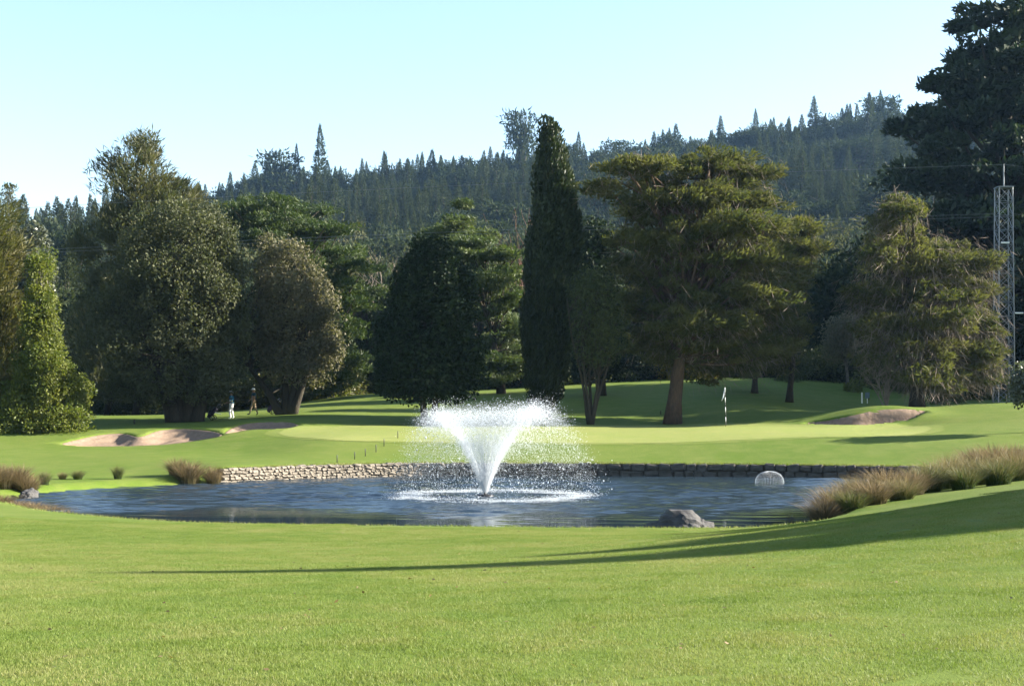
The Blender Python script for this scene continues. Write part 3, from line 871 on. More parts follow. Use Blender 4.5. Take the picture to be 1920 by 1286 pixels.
# -- right
tree('weeping_cypress', 'shaggy conifer with a bare dead crown tip and hanging brown twigs beside the lattice tower',
     [(355, 1660, 1690), (380, 1640, 1712), (420, 1625, 1735), (450, 1612, 1795), (490, 1606, 1846), (530, 1600, 1860), (580, 1596, 1870), (640, 1600, 1874), (695, 1630, 1868), (740, 1690, 1840)],
     88, (1720, 766), 24, 'plate', 'mac', 520, BARK_D, nlimb=110, nl=110, dead=15000, sag=-0.1, scale=0.72, top=1.02,
     pads=[(1672,378,10,10),(1660,398,20,12),(1690,400,18,12),(1652,425,28,20),(1712,428,25,18),(1690,462,50,20),(1785,455,45,18),(1832,490,28,16),(1730,495,60,22),(1640,482,32,26),(1840,532,28,18),(1765,540,60,22),(1680,545,60,26),(1622,550,25,26),(1805,585,60,26),(1720,595,60,26),(1640,612,42,28),(1850,602,25,30),(1780,642,60,26),(1700,650,60,26),(1835,662,34,30),(1650,665,34,22),(1775,700,50,20),(1838,702,28,20),(1705,705,40,14)])
tree('giant_conifer', 'giant dark conifer towering over the lattice tower',
     [(-32, 1800, 1990), (5, 1775, 2005), (60, 1752, 2030), (120, 1722, 2060), (180, 1700, 2080), (240, 1668, 2100), (320, 1650, 2120), (420, 1622, 2130), (520, 1640, 2130), (620, 1660, 2130), (715, 1690, 2130)],
     132, (1905, 745), 34, 'plate', 'deep', 580, BARK_D, tiers=15, ragged=0.24, nlimb=90, nl=120, scale=1.65, L=0.95, shape=dict(W=0.15))
tree('roadside_tree', 'dark leafy tree under the giant conifer behind the lattice tower foot', [(560, 1880, 1960), (600, 1850, 1990), (660, 1830, 2000), (720, 1830, 2000), (750, 1840, 1990)],
     112, (1920, 752), 10, 'broad', 'dark', 220, BARK_D, nlimb=20, L=0.3)
tree('leafy_bush', 'grey-green leafy bush at the edge of the sunny lawn by the tower', [(682, 1905, 1965), (700, 1890, 1990), (740, 1882, 2000), (768, 1884, 2000)],
     68, (1950, 780), 8, 'broad', 'grey', 110, BARK_D, nlimb=24, scale=0.7, nl=60)
bare_tree('bare_shrub', 'leafless many-stemmed shrub at the foot of the shaggy conifer', 87, 1662, 4.4, 0.30, TWIG, 8, LEAF['bush'], 900, cat='shrub', levels=3)
bare_tree('bare_tree', 'leafless reddish tree showing between the cedar and the columnar cypress', 122, 968, 14.0, 0.22, TWIG_RED, 4, r0=0.14, levels=4)
for px, h in ((735, 12.5), (785, 13.5), (830, 12.0)):
    bare_tree('bare_grey_tree', 'leafless grey tree beyond the course under the far hill', 150, px, h, 0.28, TWIG, 4, group='leafless grey trees below the hill', r0=0.13, levels=4)

# -- generic tree meshes that many copies share (each one mesh: trunk and crown, two materials)
def generic_tree(name, form, h, r, n, leaf, bark=BARK_D, L=0.9, W=0.28, clear=0.12, seed=0):
    V, T = [], []
    mb = MB()
    t = np.linspace(0, 1, 6)
    mb.tube(np.stack([0.02 * h * np.sin(t * 4 + seed), 0.015 * h * np.sin(t * 3 + seed), t * h * 0.95 - 0.6], -1), 0.016 * h * (1 - 0.9 * t) + 0.02, 6, cap=False)
    if form == 'spire':
        z = clear + (1 - clear) * rng.random(n) ** 1.15
        zq = np.round(z * h / 1.5) * 1.5 / h
        z = np.clip(np.where((rng.random(n) < 0.55) & (z < 0.8), zq + rng.normal(0, 0.012, n), z), clear, 1.0)
        ph = rng.uniform(0, 6.283, n)
        prof = np.minimum((1 - z) ** 0.95, 1 - 0.5 * np.clip((0.35 - z) / 0.35, 0, 1)) * 0.98 + 0.02
        sect = np.floor(ph / 6.283 * 7).astype(int); lev = np.floor(z * 11).astype(int)
        irr = rng.uniform(0.55, 1.15, (13, 8))[lev, sect]
        rr = r * prof * rng.random(n) ** 0.5 * irr
        P = np.stack([rr * np.cos(ph), rr * np.sin(ph), z * h + rr * 0.10 + rng.normal(0, 0.12, n)], -1)
        A = nrm(np.stack([np.cos(ph), np.sin(ph), 0.35 + 1.3 * z ** 6], -1) + rng.normal(0, 0.35, (n, 3)))
    else:
        m = max(14, n // 42)
        zc = rng.uniform(clear, 0.97, m)
        ph = rng.uniform(0, 6.283, m)
        prof = np.sqrt(np.clip(1 - ((zc - 0.52) / 0.50) ** 2, 0.02, 1)) if form == 'round' else np.sqrt(np.clip(1 - ((zc - 0.6) / 0.44) ** 2, 0.03, 1)) * (0.65 + 0.4 * np.sin(zc * 23))
        rc = r * prof * rng.random(m) ** 0.4
        cc = np.stack([rc * np.cos(ph), rc * np.sin(ph), zc * h], -1)
        i = rng.integers(0, m, n)
        cs = rng.uniform(0.07, 0.15, m) * h
        off = nrm(rng.standard_normal((n, 3))) * (rng.random(n) ** 0.4 * cs[i])[:, None] * np.array([1, 1, 0.75 if form == 'round' else 0.45])
        P = cc[i] + off
        A = nrm(off * 0.6 / (cs[i][:, None]) + np.array([0, 0, 0.35]) + rng.normal(0, 0.6, (n, 3)))
        for q in range(0, m, 3):
            mb.tube(np.array([[0, 0, cc[q, 2] * 0.55], cc[q] * np.array([0.6, 0.6, 0.85]), cc[q]]), [0.012 * h, 0.007 * h, 0.003 * h], 4, cap=False)
    Nn = nrm(rng.standard_normal((n, 3)) + np.array([0, 0, 0.8]))
    fs = (0.40 + 0.60 * np.clip((1 - P[:, 2] / h) * 2.2, 0, 1)) if form == 'spire' else 1.0
    LV = quads_from(P, A, Nn, L * fs * rng.uniform(0.5, 1.4, n), W * fs * rng.uniform(0.6, 1.4, n))
    TV = np.vstack(mb.v); TQ = np.vstack(mb.q)
    LQ = np.arange(len(LV)).reshape(-1, 4) + len(TV)
    midx = np.concatenate([np.zeros(len(TQ)), np.ones(len(LQ))])
    tint = np.concatenate([np.zeros(len(TQ)), np.clip(0.35 * rng.random() + 0.65 * rng.random(n), 0, 1)])
    return mesh_np(name, np.vstack([TV, LV]), [TQ, LQ], [bark, LEAF[leaf]], midx, {'tint': tint})

GT = [generic_tree('hill_conifer', 'spire', 22, 3.9, 3000, 'hill', seed=1),
      generic_tree('hill_conifer', 'spire', 20, 4.8, 3000, 'hill', seed=2),
      generic_tree('hill_pine', 'flat', 20, 5.6, 2600, 'hill', seed=3, L=1.1, W=0.32),
      generic_tree('hill_gum', 'round', 17, 5.8, 2600, 'hill2', seed=4, L=0.9, W=0.36, clear=0.2),
      generic_tree('hill_pine', 'round', 18, 5.2, 2600, 'hill', seed=5, L=1.0, W=0.36)]
GT_H = [22, 20, 20, 17, 18]
GT_NAME = ['spired_conifer', 'spired_conifer', 'forest_pine', 'forest_gum', 'forest_pine']
GT_LABEL = ['slim dark spired conifer in the forest on the far hill', 'broad-skirted dark conifer in the forest on the far hill', 'flat-topped dark pine in the forest on the far hill',
            'pale olive rounded tree in the forest on the far hill', 'round-headed dark pine in the forest on the far hill']

pts = []
sp = 7.6
for gy in np.arange(182, 735, sp):
    half = 0.46 * gy + 12
    for gx in np.arange(-half, half, sp):
        pts.append((gx + random.uniform(-3.2, 3.2), gy + random.uniform(-3.2, 3.2)))
for gy in np.arange(655, 735, 6.0):             # the ridge itself is thickly planted
    for gx in np.arange(-0.46 * gy, 0.46 * gy, 5.6):
        if random.random() < 0.55: pts.append((gx + random.uniform(-2.4, 2.4), gy + random.uniform(-2.4, 2.4)))
pts = np.array(pts)
belt = np.sin(pts[:, 0] * 0.017 + 0.7) + np.sin(pts[:, 1] * 0.011 - 1.2 + pts[:, 0] * 0.006)
kind = np.empty(len(pts), int)
for i, (x, y) in enumerate(pts):
    u = random.random()
    pxx = 960 + x * FP / y
    if y > 600:
        kind[i] = 0 if u < 0.34 else 1 if u < 0.68 else 4 if u < 0.86 else 2
        if pxx < 950 and u > 0.45: kind[i] = random.choice((2, 4, 1))
    elif belt[i] > 0.7: kind[i] = 3 if u < 0.6 else 4
    elif belt[i] < -0.2: kind[i] = 0 if u < 0.55 else 1
    else: kind[i] = random.choice((1, 0, 2, 4, 1))
ph_z = base_z(pts[:, 0], pts[:, 1]) - 0.3
scl = rng.normal(1.14, 0.26, len(pts)).clip(0.55, 1.75)
scl = scl * (0.62 + 0.38 * np.clip((pts[:, 1] - 200) / 300, 0, 1))
rot = rng.uniform(0, 6.283, len(pts))
hts = np.array(GT_H)[kind] * scl
pxc = 960 + pts[:, 0] * FP / pts[:, 1]
pyt = HY - (ph_z + hts - CZ) * FP / pts[:, 1]
near_prof = np.full(600, 640.0)             # rows below which the near trees hide the hill
for a, b, y in ((0, 60, 470), (60, 110, 450), (110, 175, 480), (175, 400, 330), (400, 660, 400), (660, 720, 500), (720, 900, 460), (900, 980, 490), (980, 1095, 330), (1105, 1470, 340), (1470, 1540, 440), (1600, 1660, 430), (1660, 1920, 250)):
    near_prof[a // 4:b // 4] = y
vis = np.zeros(len(pts))
prof = near_prof.copy()
for i in np.argsort(pts[:, 1]):
    c = int(pxc[i] // 4)
    if 1 <= c < 479:
        w = max(1, int(3.2 * FP / pts[i, 1] / 4 / 2))
        sl = slice(max(c - w, 0), c + w + 1)
        vis[i] = max(0, prof[sl].mean() - pyt[i]) * w
        prof[sl] = np.minimum(prof[sl], pyt[i] + 14)
order = np.argsort(-vis)
single = set(order[:290].tolist())
MARKS = ((110, 'the bushy bright green tree'), (420, 'the olive-grey dome tree'), (700, 'the spreading pine'), (960, 'the dark egg-shaped tree'), (1105, 'the columnar cypress'), (1480, 'the great spreading cypress'), (1660, 'the pale thin tree'), (9999, 'the giant dark conifer'))
def mark(px):
    return next(m for lim, m in MARKS if px < lim)
first = {}
for i in order[:290]:
    o = link(GT_NAME[kind[i]], GT[kind[i]], None, (pts[i, 0], pts[i, 1], ph_z[i]))
    o.rotation_euler = (0, 0, rot[i]); wv = random.uniform(0.85, 1.5); o.scale = (scl[i] * wv, scl[i] * wv, scl[i])
    ridge = pts[i, 1] > 640
    tag(o, GT_LABEL[kind[i]].split(' in the forest')[0] + (' on the hill skyline above ' if ridge else ' on the far hillside above ') + mark(pxc[i]), 'tree',
        'trees on the skyline ridge' if ridge else 'trees of the hillside forest')
    first.setdefault(int(kind[i]), o)
rest = np.array([i for i in range(len(pts)) if i not in single])

def scatter(name, P, sources, kinds, scales, rots, label, cat):
    me = bpy.data.meshes.new(name)
    me.vertices.add(len(P))
    me.vertices.foreach_set('co', np.asarray(P, np.float32).ravel())
    for nm, tp, arr in (('pick', 'INT', kinds), ('size', 'FLOAT', scales)):
        at = me.attributes.new(nm, tp, 'POINT')
        at.data.foreach_set('value', np.asarray(arr, np.int32 if tp == 'INT' else np.float32))
    at = me.attributes.new('turn', 'FLOAT_VECTOR', 'POINT')
    at.data.foreach_set('vector', np.asarray(rots, np.float32).ravel())
    ob = link(name, me)
    ng = bpy.data.node_groups.new(name, 'GeometryNodeTree')
    ng.interface.new_socket('Geometry', in_out='INPUT', socket_type='NodeSocketGeometry')
    ng.interface.new_socket('Geometry', in_out='OUTPUT', socket_type='NodeSocketGeometry')
    gi = ng.nodes.new('NodeGroupInput'); go = ng.nodes.new('NodeGroupOutput')
    jn = ng.nodes.new('GeometryNodeJoinGeometry')
    def named(nm, dt):
        n = ng.nodes.new('GeometryNodeInputNamedAttribute'); n.data_type = dt
        n.inputs['Name'].default_value = nm
        return n.outputs['Attribute']
    pick, size, turn = named('pick', 'INT'), named('size', 'FLOAT'), named('turn', 'FLOAT_VECTOR')
    for k, src in sources.items():
        oi = ng.nodes.new('GeometryNodeObjectInfo'); oi.inputs['Object'].default_value = src
        oi.inputs['As Instance'].default_value = True
        cmpn = ng.nodes.new('FunctionNodeCompare'); cmpn.data_type = 'INT'; cmpn.operation = 'EQUAL'
        ng.links.new(pick, cmpn.inputs[2]); cmpn.inputs[3].default_value = k
        ip = ng.nodes.new('GeometryNodeInstanceOnPoints')
        ng.links.new(gi.outputs[0], ip.inputs['Points'])
        ng.links.new(cmpn.outputs[0], ip.inputs['Selection'])
        ng.links.new(oi.outputs['Geometry'], ip.inputs['Instance'])
        ng.links.new(turn, ip.inputs['Rotation'])
        ng.links.new(size, ip.inputs['Scale'])
        ng.links.new(ip.outputs[0], jn.inputs[0])
    ng.links.new(jn.outputs[0], go.inputs[0])
    md = ob.modifiers.new('scatter', 'NODES'); md.node_group = ng
    return tag(ob, label, cat, kind='stuff')

for k in range(5):                            # make sure every source exists
    if k not in first:
        i = next(j for j in rest if kind[j] == k)
        o = link(GT_NAME[k], GT[k], None, (pts[i, 0], pts[i, 1], ph_z[i])); tag(o, GT_LABEL[k], 'tree', 'trees of the hillside forest'); first[k] = o
        rest = rest[rest != i]
scatter('hillside_forest', np.column_stack([pts[rest], ph_z[rest]]), first, kind[rest], scl[rest],
        np.column_stack([np.zeros((len(rest), 2)), rot[rest]]), 'dark mixed forest covering the far hill', 'forest')

# tall emergents on the ridge
for px, top, foot, k, wid, lab in ((600, 236, 345, 0, 0.9, 'tallest slender whorled pine on the ridge'), (556, 272, 345, 0, 0.7, 'thin bare-looking pine beside the tallest ridge pine'),
                                   (978, 209, 300, 2, 0.8, 'tall open-crowned pine on the ridge beside the columnar cypress'), (525, 285, 345, 2, 1.1, 'flat-headed pine beside the tallest ridge pine'),
                                   (1630, 176, 265, 1, 1.1, 'large full conifer on the ridge beside the giant dark conifer')):
    d = 660
    p = PX(px, foot, d)
    z0 = float(base_z([p[0]], [d])[0]) - 0.3
    ztop = PX(px, top, d)[2]
    s = (ztop - z0) / GT_H[k]
    o = link('ridge_pine', GT[k], None, (p[0], d, z0)); o.scale = (s * wid, s * wid, s)
    tag(o, lab, 'tree')

# trees and bushes along the far side of the course
near_px = [(-60, 132, 3, .62), (40, 140, 4, .5), (120, 136, 4, .6), (420, 138, 4, .62), (470, 128, 2, .55), (560, 134, 4, .5), (640, 130, 3, .5), (690, 128, 4, .52), (730, 140, 2, .5), (800, 128, 4, .5),
           (905, 136, 4, .56), (1000, 130, 3, .6), (1080, 138, 4, .6), (1180, 128, 2, .55), (1260, 136, 4, .6), (1330, 128, 4, .5), (1420, 132, 2, .6), (1500, 126, 4, .48), (1545, 134, 2, .55), (1585, 128, 4, .42),
           (1620, 126, 4, .62), (1680, 124, 2, .6), (1760, 128, 4, .6), (1830, 122, 4, .55), (1990, 118, 4, .6), (1560, 160, 1, .6), (1590, 175, 2, .7), (1535, 170, 4, .6), (700, 165, 4, .6), (650, 170, 2, .6), (760, 172, 3, .6), (860, 165, 2, .6), (930, 172, 4, .6)]
WHAT = {1: 'conical dark conifer', 2: 'flat-branched green pine', 3: 'pale rounded tree', 4: 'round-headed dark tree'}
for px, d, k, s in near_px:
    x = (px - 960) * d / FP
    o = link('course_edge_tree', GT[k], None, (x, d, float(base_z([x], [d])[0]) - 0.2))
    o.rotation_euler = (0, 0, random.uniform(0, 6.28)); o.scale = (s * 1.15, s * 1.15, s * random.uniform(0.95, 1.1))
    tag(o, WHAT[k] + ' in the tree belt close behind ' + mark(px), 'tree', 'trees of the belt behind the course')

def bush_mesh(name, leaf, n=2600):
    m = 40
    ph = rng.uniform(0, 6.283, m); el = rng.random(m)
    cc = np.stack([np.cos(ph) * np.sqrt(1 - el ** 2), np.sin(ph) * np.sqrt(1 - el ** 2), el * 1.1 + 0.1], -1) * rng.uniform(0.6, 1.0, (m, 1))
    i = rng.integers(0, m, n)
    off = nrm(rng.standard_normal((n, 3))) * (rng.random(n) ** 0.4 * 0.30)[:, None]
    A = nrm(off / 0.3 + rng.normal(0, 0.6, (n, 3)) + np.array([0, 0, 0.3]))
    V = quads_from(cc[i] + off, A, nrm(rng.standard_normal((n, 3))), rng.uniform(0.07, 0.16, n), rng.uniform(0.04, 0.09, n))
    return leaf_mesh(name, V, np.clip(0.5 * rng.random(m)[i] + 0.5 * rng.random(n), 0, 1), LEAF[leaf])
BUSH = {k: bush_mesh('bush', k) for k in ('bush', 'dark', 'golden', 'fresh', 'yellow')}
BW = {'bush': 'dull green', 'dark': 'dark green', 'golden': 'golden-olive', 'fresh': 'light green', 'yellow': 'yellow-leaved'}
bushes = [(30, 79.5, 1.5, 'fresh'), (75, 79.0, 1.4, 'fresh'), (122, 79.5, 1.5, 'fresh'), (-40, 104, 2.2, 'dark'), (40, 100, 1.9, 'dark'), (110, 100, 1.6, 'dark'), (140, 106, 1.5, 'bush'), (210, 110, 2.0, 'bush'), (270, 112, 2.2, 'bush'), (240, 120, 3.0, 'dark'), (310, 118, 3.0, 'dark'), (180, 120, 3.0, 'dark'),
          (400, 116, 2.4, 'bush'), (432, 112, 2.3, 'golden'), (470, 113, 2.5, 'golden'), (505, 113, 2.4, 'golden'), (455, 120, 3.2, 'bush'), (400, 124, 3.2, 'dark'), (545, 116, 2.4, 'bush'), (595, 113, 2.3, 'fresh'), (622, 113, 2.5, 'golden'), (655, 118, 2.4, 'bush'),
          (575, 124, 3.2, 'dark'), (690, 119, 2.6, 'dark'), (735, 120, 2.6, 'dark'), (780, 121, 2.4, 'dark'), (830, 121, 2.6, 'bush'), (880, 120, 2.4, 'dark'), (930, 120, 2.4, 'bush'), (985, 119, 2.6, 'dark'), (1040, 118, 2.2, 'bush'),
          (1090, 118, 2.2, 'dark'), (1140, 118, 2.0, 'bush'), (1190, 119, 2.4, 'dark'), (1240, 119, 2.2, 'bush'), (1292, 117, 2.0, 'yellow'), (1305, 119, 2.6, 'bush'), (1345, 120, 2.4, 'bush'), (1395, 120, 2.2, 'dark'), (1445, 119, 2.0, 'dark'),
          (1478, 112, 1.0, 'bush'), (1500, 119, 2.4, 'dark'), (1535, 116, 2.2, 'bush'), (1575, 116, 2.0, 'dark'), (1600, 108, 0.8, 'fresh'), (1622, 115, 2.2, 'dark'), (1665, 112, 2.2, 'bush'), (1700, 110, 1.7, 'bush'), (1745, 108, 1.8, 'bush'),
          (1790, 104, 1.6, 'dark'), (1835, 104, 1.7, 'bush'), (1880, 108, 2.2, 'dark'), (1935, 104, 2.0, 'dark'), (1990, 100, 2.2, 'bush'), (1775, 96, 1.2, 'bush'), (1255, 122, 3.6, 'dark'), (1450, 124, 3.4, 'dark'), (1560, 124, 3.6, 'dark'), (1660, 120, 3.4, 'dark')]
for px, d, s, k in bushes:
    x = (px - 960) * d / FP
    o = link('bush', BUSH[k], None, (x, d, gz(x, d) - 0.1))
    o.rotation_euler = (0, 0, random.uniform(0, 6.28)); o.scale = (s * random.uniform(0.95, 1.3), s, s * random.uniform(0.8, 1.1))
    tag(o, BW[k] + (' large' if s > 2.8 else ' small' if s < 1.7 else '') + ' bush in the undergrowth behind ' + mark(px), 'bush', 'undergrowth bushes behind the course')

DENSE = generic_tree('dense_conifer', 'spire', 14, 5.0, 9000, 'deep', L=0.75, W=0.34, clear=0.05, seed=8)
DENSE2 = generic_tree('dense_round_tree', 'round', 18, 5.6, 9000, 'deep', L=0.8, W=0.42, clear=0.1, seed=9)
# conifers on the bank to the right, outside the view, whose shadow crosses the near lawn
for (x, y, h, wd, lab) in ((29.5, 21.6, 12.3, 1.3, 'slim conifer on the bank whose shadow tip reaches furthest across the lawn'), (29.0, 23.6, 9.8, 2.4, 'broad conifer on the bank casting the wide shadow'), (34.0, 26.4, 10.8, 2.8, 'tallest conifer on the bank by the rushes'), (35.0, 23.0, 11.5, 2.4, 'conifer on the bank just behind the slim one'), (32.0, 25.0, 10.0, 2.6, 'squat conifer on the bank among the taller ones'), (39.0, 25.5, 13.0, 2.6, 'conifer furthest up the bank'), (31.0, 28.3, 8.7, -1.5, 'low wide conifer on the bank beside the rushes'), (33.5, 31.0, 9.2, -1.5, 'wide conifer where the bank meets the rushes'), (37.0, 29.6, 10.6, -1.5, 'tall wide conifer behind the low wide one')):
    o = link('bank_conifer', DENSE if wd > 0 else DENSE2, None, (x, y, gz(x, y) - 0.1))
    s = h / (14.0 if wd > 0 else 18.0)
    wd = wd * 0.5 if wd > 0 else -wd
    o.scale = (s * wd, s * wd, s)
    tag(o, lab, 'tree')

for (x, y, s_, lab) in ((46.5, 99.5, 1.0, 'dense tree beyond the lattice tower, added out of view to shade the rise foot'), (48.0, 104.5, 1.08, 'tall dense tree beyond the lattice tower, added out of view to shade the rise'),
                        (47.0, 109.5, 1.08, 'dense tree beyond the tower, added out of view to shade the rise top'), (57.0, 102.0, 1.25, 'tallest dense tree in the unseen row added beyond the tower for shade'), (58.0, 107.5, 1.25, 'dense tree at the back of the unseen row added for shade')):
    o = link('roadside_tree', DENSE2, None, (x, y, gz(x, y) - 0.2)); o.scale = (s_ * 1.05, s_ * 1.05, s_)  # dense trees outside the view, added to throw shade on the rise
    tag(o, lab, 'tree')

# ------------------------------------------------------------------ stone wall of the pond
STONE = m_simple('sunlit_stone', (0.40, 0.35, 0.285), (0.19, 0.162, 0.13), 2.2, 0.9, 0.15, bstr=0.7, bdist=0.03)
STONE_SHADE = m_simple('shaded_stone', (0.15, 0.135, 0.115), (0.07, 0.064, 0.052), 2.2, 0.9, 0.15, bstr=0.7, bdist=0.03)  # darker copy for the shaded wall face: shade put into the base colour
MORTAR = m_simple('mortar', (0.12, 0.10, 0.08), (0.06, 0.055, 0.045), 6.0, 0.95, 0.05)
wall = empty('stone_wall', (float(WALL_LINE[len(WALL_LINE) // 2, 0]), float(WALL_LINE[len(WALL_LINE) // 2, 1]), 0))
tag(wall, 'low retaining wall of rough stones along the far shore of the pond', 'wall')
wl = WALL_LINE
seg = np.linalg.norm(np.diff(wl, axis=0), axis=1)
S = np.concatenate([[0], np.cumsum(seg)])
LW = S[-1]
def wall_at(s):
    p = np.array([np.interp(s, S, wl[:, 0]), np.interp(s, S, wl[:, 1])])
    q = np.array([np.interp(s + 0.3, S, wl[:, 0]), np.interp(s + 0.3, S, wl[:, 1])]) - np.array([np.interp(s - 0.3, S, wl[:, 0]), np.interp(s - 0.3, S, wl[:, 1])])
    t = q / np.linalg.norm(q)
    return p, t, np.array([t[1], -t[0]])        # point, along, outward (to the land)
mb = MB()
ns = 90
rowsV = []
for s in np.linspace(0, LW, ns):
    p, t, n = wall_at(s)
    for off, z in ((0.05, -0.7), (0.05, 0.53), (0.52, 0.53), (0.52, -0.7)):
        rowsV.append((*(p + n * off), z))
V = np.array(rowsV)
i = np.arange(ns - 1)[:, None] * 4; j = np.arange(4)[None]
mb.raw(V, np.stack([i + j, i + (j + 1) % 4, i + 4 + (j + 1) % 4, i + 4 + j], -1).reshape(-1, 4))
wl_loc = np.array(wall.location)
core = mb.build('mortar_core', MORTAR, wall); core.data.transform(Matrix.Translation(-Vector(wl_loc)))
def stone_mesh(mat, seed):
    bm = bmesh.new()
    bmesh.ops.create_cube(bm, size=1.0)
    bmesh.ops.bevel(bm, geom=bm.edges[:], offset=0.16, segments=1, affect='EDGES')
    r = random.Random(seed)
    for v in bm.verts:
        v.co += Vector((r.uniform(-.09, .09), r.uniform(-.09, .09), r.uniform(-.09, .09)))
    me = bpy.data.meshes.new('stone'); bm.to_mesh(me); bm.free()
    me.materials.append(mat)
    return me
SM = [stone_mesh(STONE, i) for i in range(6)]
SM2 = [stone_mesh(STONE_SHADE, 20 + i) for i in range(5)]
def lay(s0, s1, meshes, heights, wmin, wmax, z0, zt):
    z = z0
    for h in heights:
        s = s0 + random.uniform(0, 0.1)
        while s < s1:
            w = random.uniform(wmin, wmax)
            p, t, n = wall_at(s + w / 2)
            hh = h * random.uniform(0.72, 1.15)
            o = link('stone', random.choice(meshes), wall)
            c = p + n * (0.07 + random.uniform(-0.02, 0.02))
            o.location = (c[0] - wl_loc[0], c[1] - wl_loc[1], z + h / 2 + random.uniform(-.022, .022))
            o.rotation_euler = (random.uniform(-.10, .10), random.uniform(-.13, .13) + random.choice((0, math.pi)), math.atan2(t[1], t[0]) + random.uniform(-.08, .08))
            o.scale = (w * 0.96, 0.24, hh * 0.98)
            s += w
        z += h
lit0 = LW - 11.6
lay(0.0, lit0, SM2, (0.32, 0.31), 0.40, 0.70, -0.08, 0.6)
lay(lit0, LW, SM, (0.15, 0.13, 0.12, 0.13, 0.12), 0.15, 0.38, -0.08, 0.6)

# ------------------------------------------------------------------ grass blades
def blade_patch(name, w, n, h, wid, mat):
    P = np.column_stack([rng.uniform(-w / 2, w / 2, (n, 2)), np.full(n, -0.004)])
    a = rng.uniform(0, 6.283, n)
    lean = rng.normal(0, 0.45, (n, 2))
    hh = h * rng.uniform(0.5, 1.25, n)
    tip = P + np.column_stack([lean * hh[:, None], hh])
    side = np.column_stack([np.cos(a), np.sin(a), np.zeros(n)]) * (wid * rng.uniform(0.6, 1.3, n))[:, None] / 2
    V = np.stack([P - side, P + side, tip], 1).reshape(-1, 3)
    patch = np.sin(P[:, 0] * 5 + 1) * np.sin(P[:, 1] * 4.3) * 0.25
    return mesh_np(name, V, [np.arange(3 * n).reshape(-1, 3)], mat, fattr={'tint': np.clip(0.35 + patch + rng.normal(0, 0.28, n), 0, 1)})
patch_me = blade_patch('mown_grass', 1.7, 13000, 0.023, 0.0044, BLADE)
gpos, gs, grot = [], [], []
for y in np.arange(4.5, 34.5, 1.45):
    for x in np.arange(-0.44 * y - 1.5, 0.44 * y + 1.5, 1.45):
        gpos.append((x + random.uniform(-.15, .15), y + random.uniform(-.15, .15)))
gpos = np.array(gpos)
ok = sdist(gpos[:, 0], gpos[:, 1], PONDS) > 1.0
gpos = gpos[ok]
e = 0.4
gzv = land_z(gpos[:, 0], gpos[:, 1])
sx = (land_z(gpos[:, 0] + e, gpos[:, 1]) - land_z(gpos[:, 0] - e, gpos[:, 1])) / (2 * e)
sy = (land_z(gpos[:, 0], gpos[:, 1] + e) - land_z(gpos[:, 0], gpos[:, 1] - e)) / (2 * e)
turns = []
for a, b in zip(sx, sy):
    q = Vector((-a, -b, 1)).to_track_quat('Z', 'Y') @ Matrix.Rotation(random.uniform(0, 6.28), 3, 'Z').to_quaternion()
    turns.append(q.to_euler()[:])
src = link('mown_grass', patch_me, None, (gpos[0, 0], gpos[0, 1], gzv[0]))
src.rotation_euler = turns[0]
tag(src, 'short mown grass on the near lawn', 'grass', kind='stuff')
scatter('near_lawn_grass', np.column_stack([gpos, gzv])[1:], {0: src}, np.zeros(len(gpos) - 1), rng.uniform(0.9, 1.1, len(gpos) - 1), np.array(turns)[1:], 'short mown grass all over the near lawn', 'grass')

def edge_grass(name, line, n, h, label, spread=0.16, lift=0.0, zf=None):
    i = rng.integers(0, len(line) - 1, n); t = rng.random(n)[:, None]
    P2 = line[i] * (1 - t) + line[i + 1] * t + rng.normal(0, spread, (n, 2))
    z = (zf if zf is not None else land_z(P2[:, 0], P2[:, 1])) + lift - 0.01
    P = np.column_stack([P2, np.broadcast_to(z, (n,))])
    a = rng.uniform(0, 6.283, n); hh = h * rng.uniform(0.4, 1.4, n)
    tip = P + np.column_stack([rng.normal(0, 0.35, (n, 2)) * hh[:, None], hh])
    side = np.column_stack([np.cos(a), np.sin(a), np.zeros(n)]) * rng.uniform(0.006, 0.013, n)[:, None]
    V = np.stack([P - side, P + side, tip], 1).reshape(-1, 3)
    o = link(name, mesh_np(name, V, [np.arange(3 * n).reshape(-1, 3)], BLADE, fattr={'tint': rng.random(n)}))
    return tag(o, label, 'grass', kind='stuff')
nn = np.array([wall_at(s)[0] + wall_at(s)[2] * 0.33 for s in np.linspace(0, LW, 80)])
edge_grass('wall_top_grass', nn, 16000, 0.10, 'ragged grass fringe along the top of the stone wall', 0.12, 0.0, 0.535)
near_line = PONDS[:15 * 6]
nl2 = np.array([p + (p - c0) / np.linalg.norm(p - c0) * 0.42 for p in near_line])
edge_grass('bank_grass', nl2, 16000, 0.055, 'longer grass fringe along the near bank of the pond', 0.16)

# a few fallen leaves and bits of twig on the near lawn
n = 420
ly = 6 + 27 * rng.random(n) ** 0.8; lx = rng.uniform(-0.42, 0.42, n) * ly
keep = sdist(lx, ly, PONDS) > 1.2
lx, ly = lx[keep], ly[keep]; n = len(lx)
P = np.column_stack([lx, ly, land_z(lx, ly) + 0.018])
a = rng.uniform(0, 6.283, n)
V = quads_from(P, nrm(np.column_stack([np.cos(a), np.sin(a), rng.normal(0, 0.3, n)])), nrm(rng.normal(0, 0.4, (n, 3)) + np.array([0, 0, 1.0])), rng.uniform(0.02, 0.055, n), rng.uniform(0.012, 0.035, n))
lo_ = link('fallen_leaves', leaf_mesh('fallen_leaves', V, rng.random(n), m_leaf('fallen_leaf', (0.10, 0.06, 0.03), (0.28, 0.20, 0.09), 0.2)))
tag(lo_, 'scattered brown fallen leaves on the near lawn', 'leaves', kind='stuff')

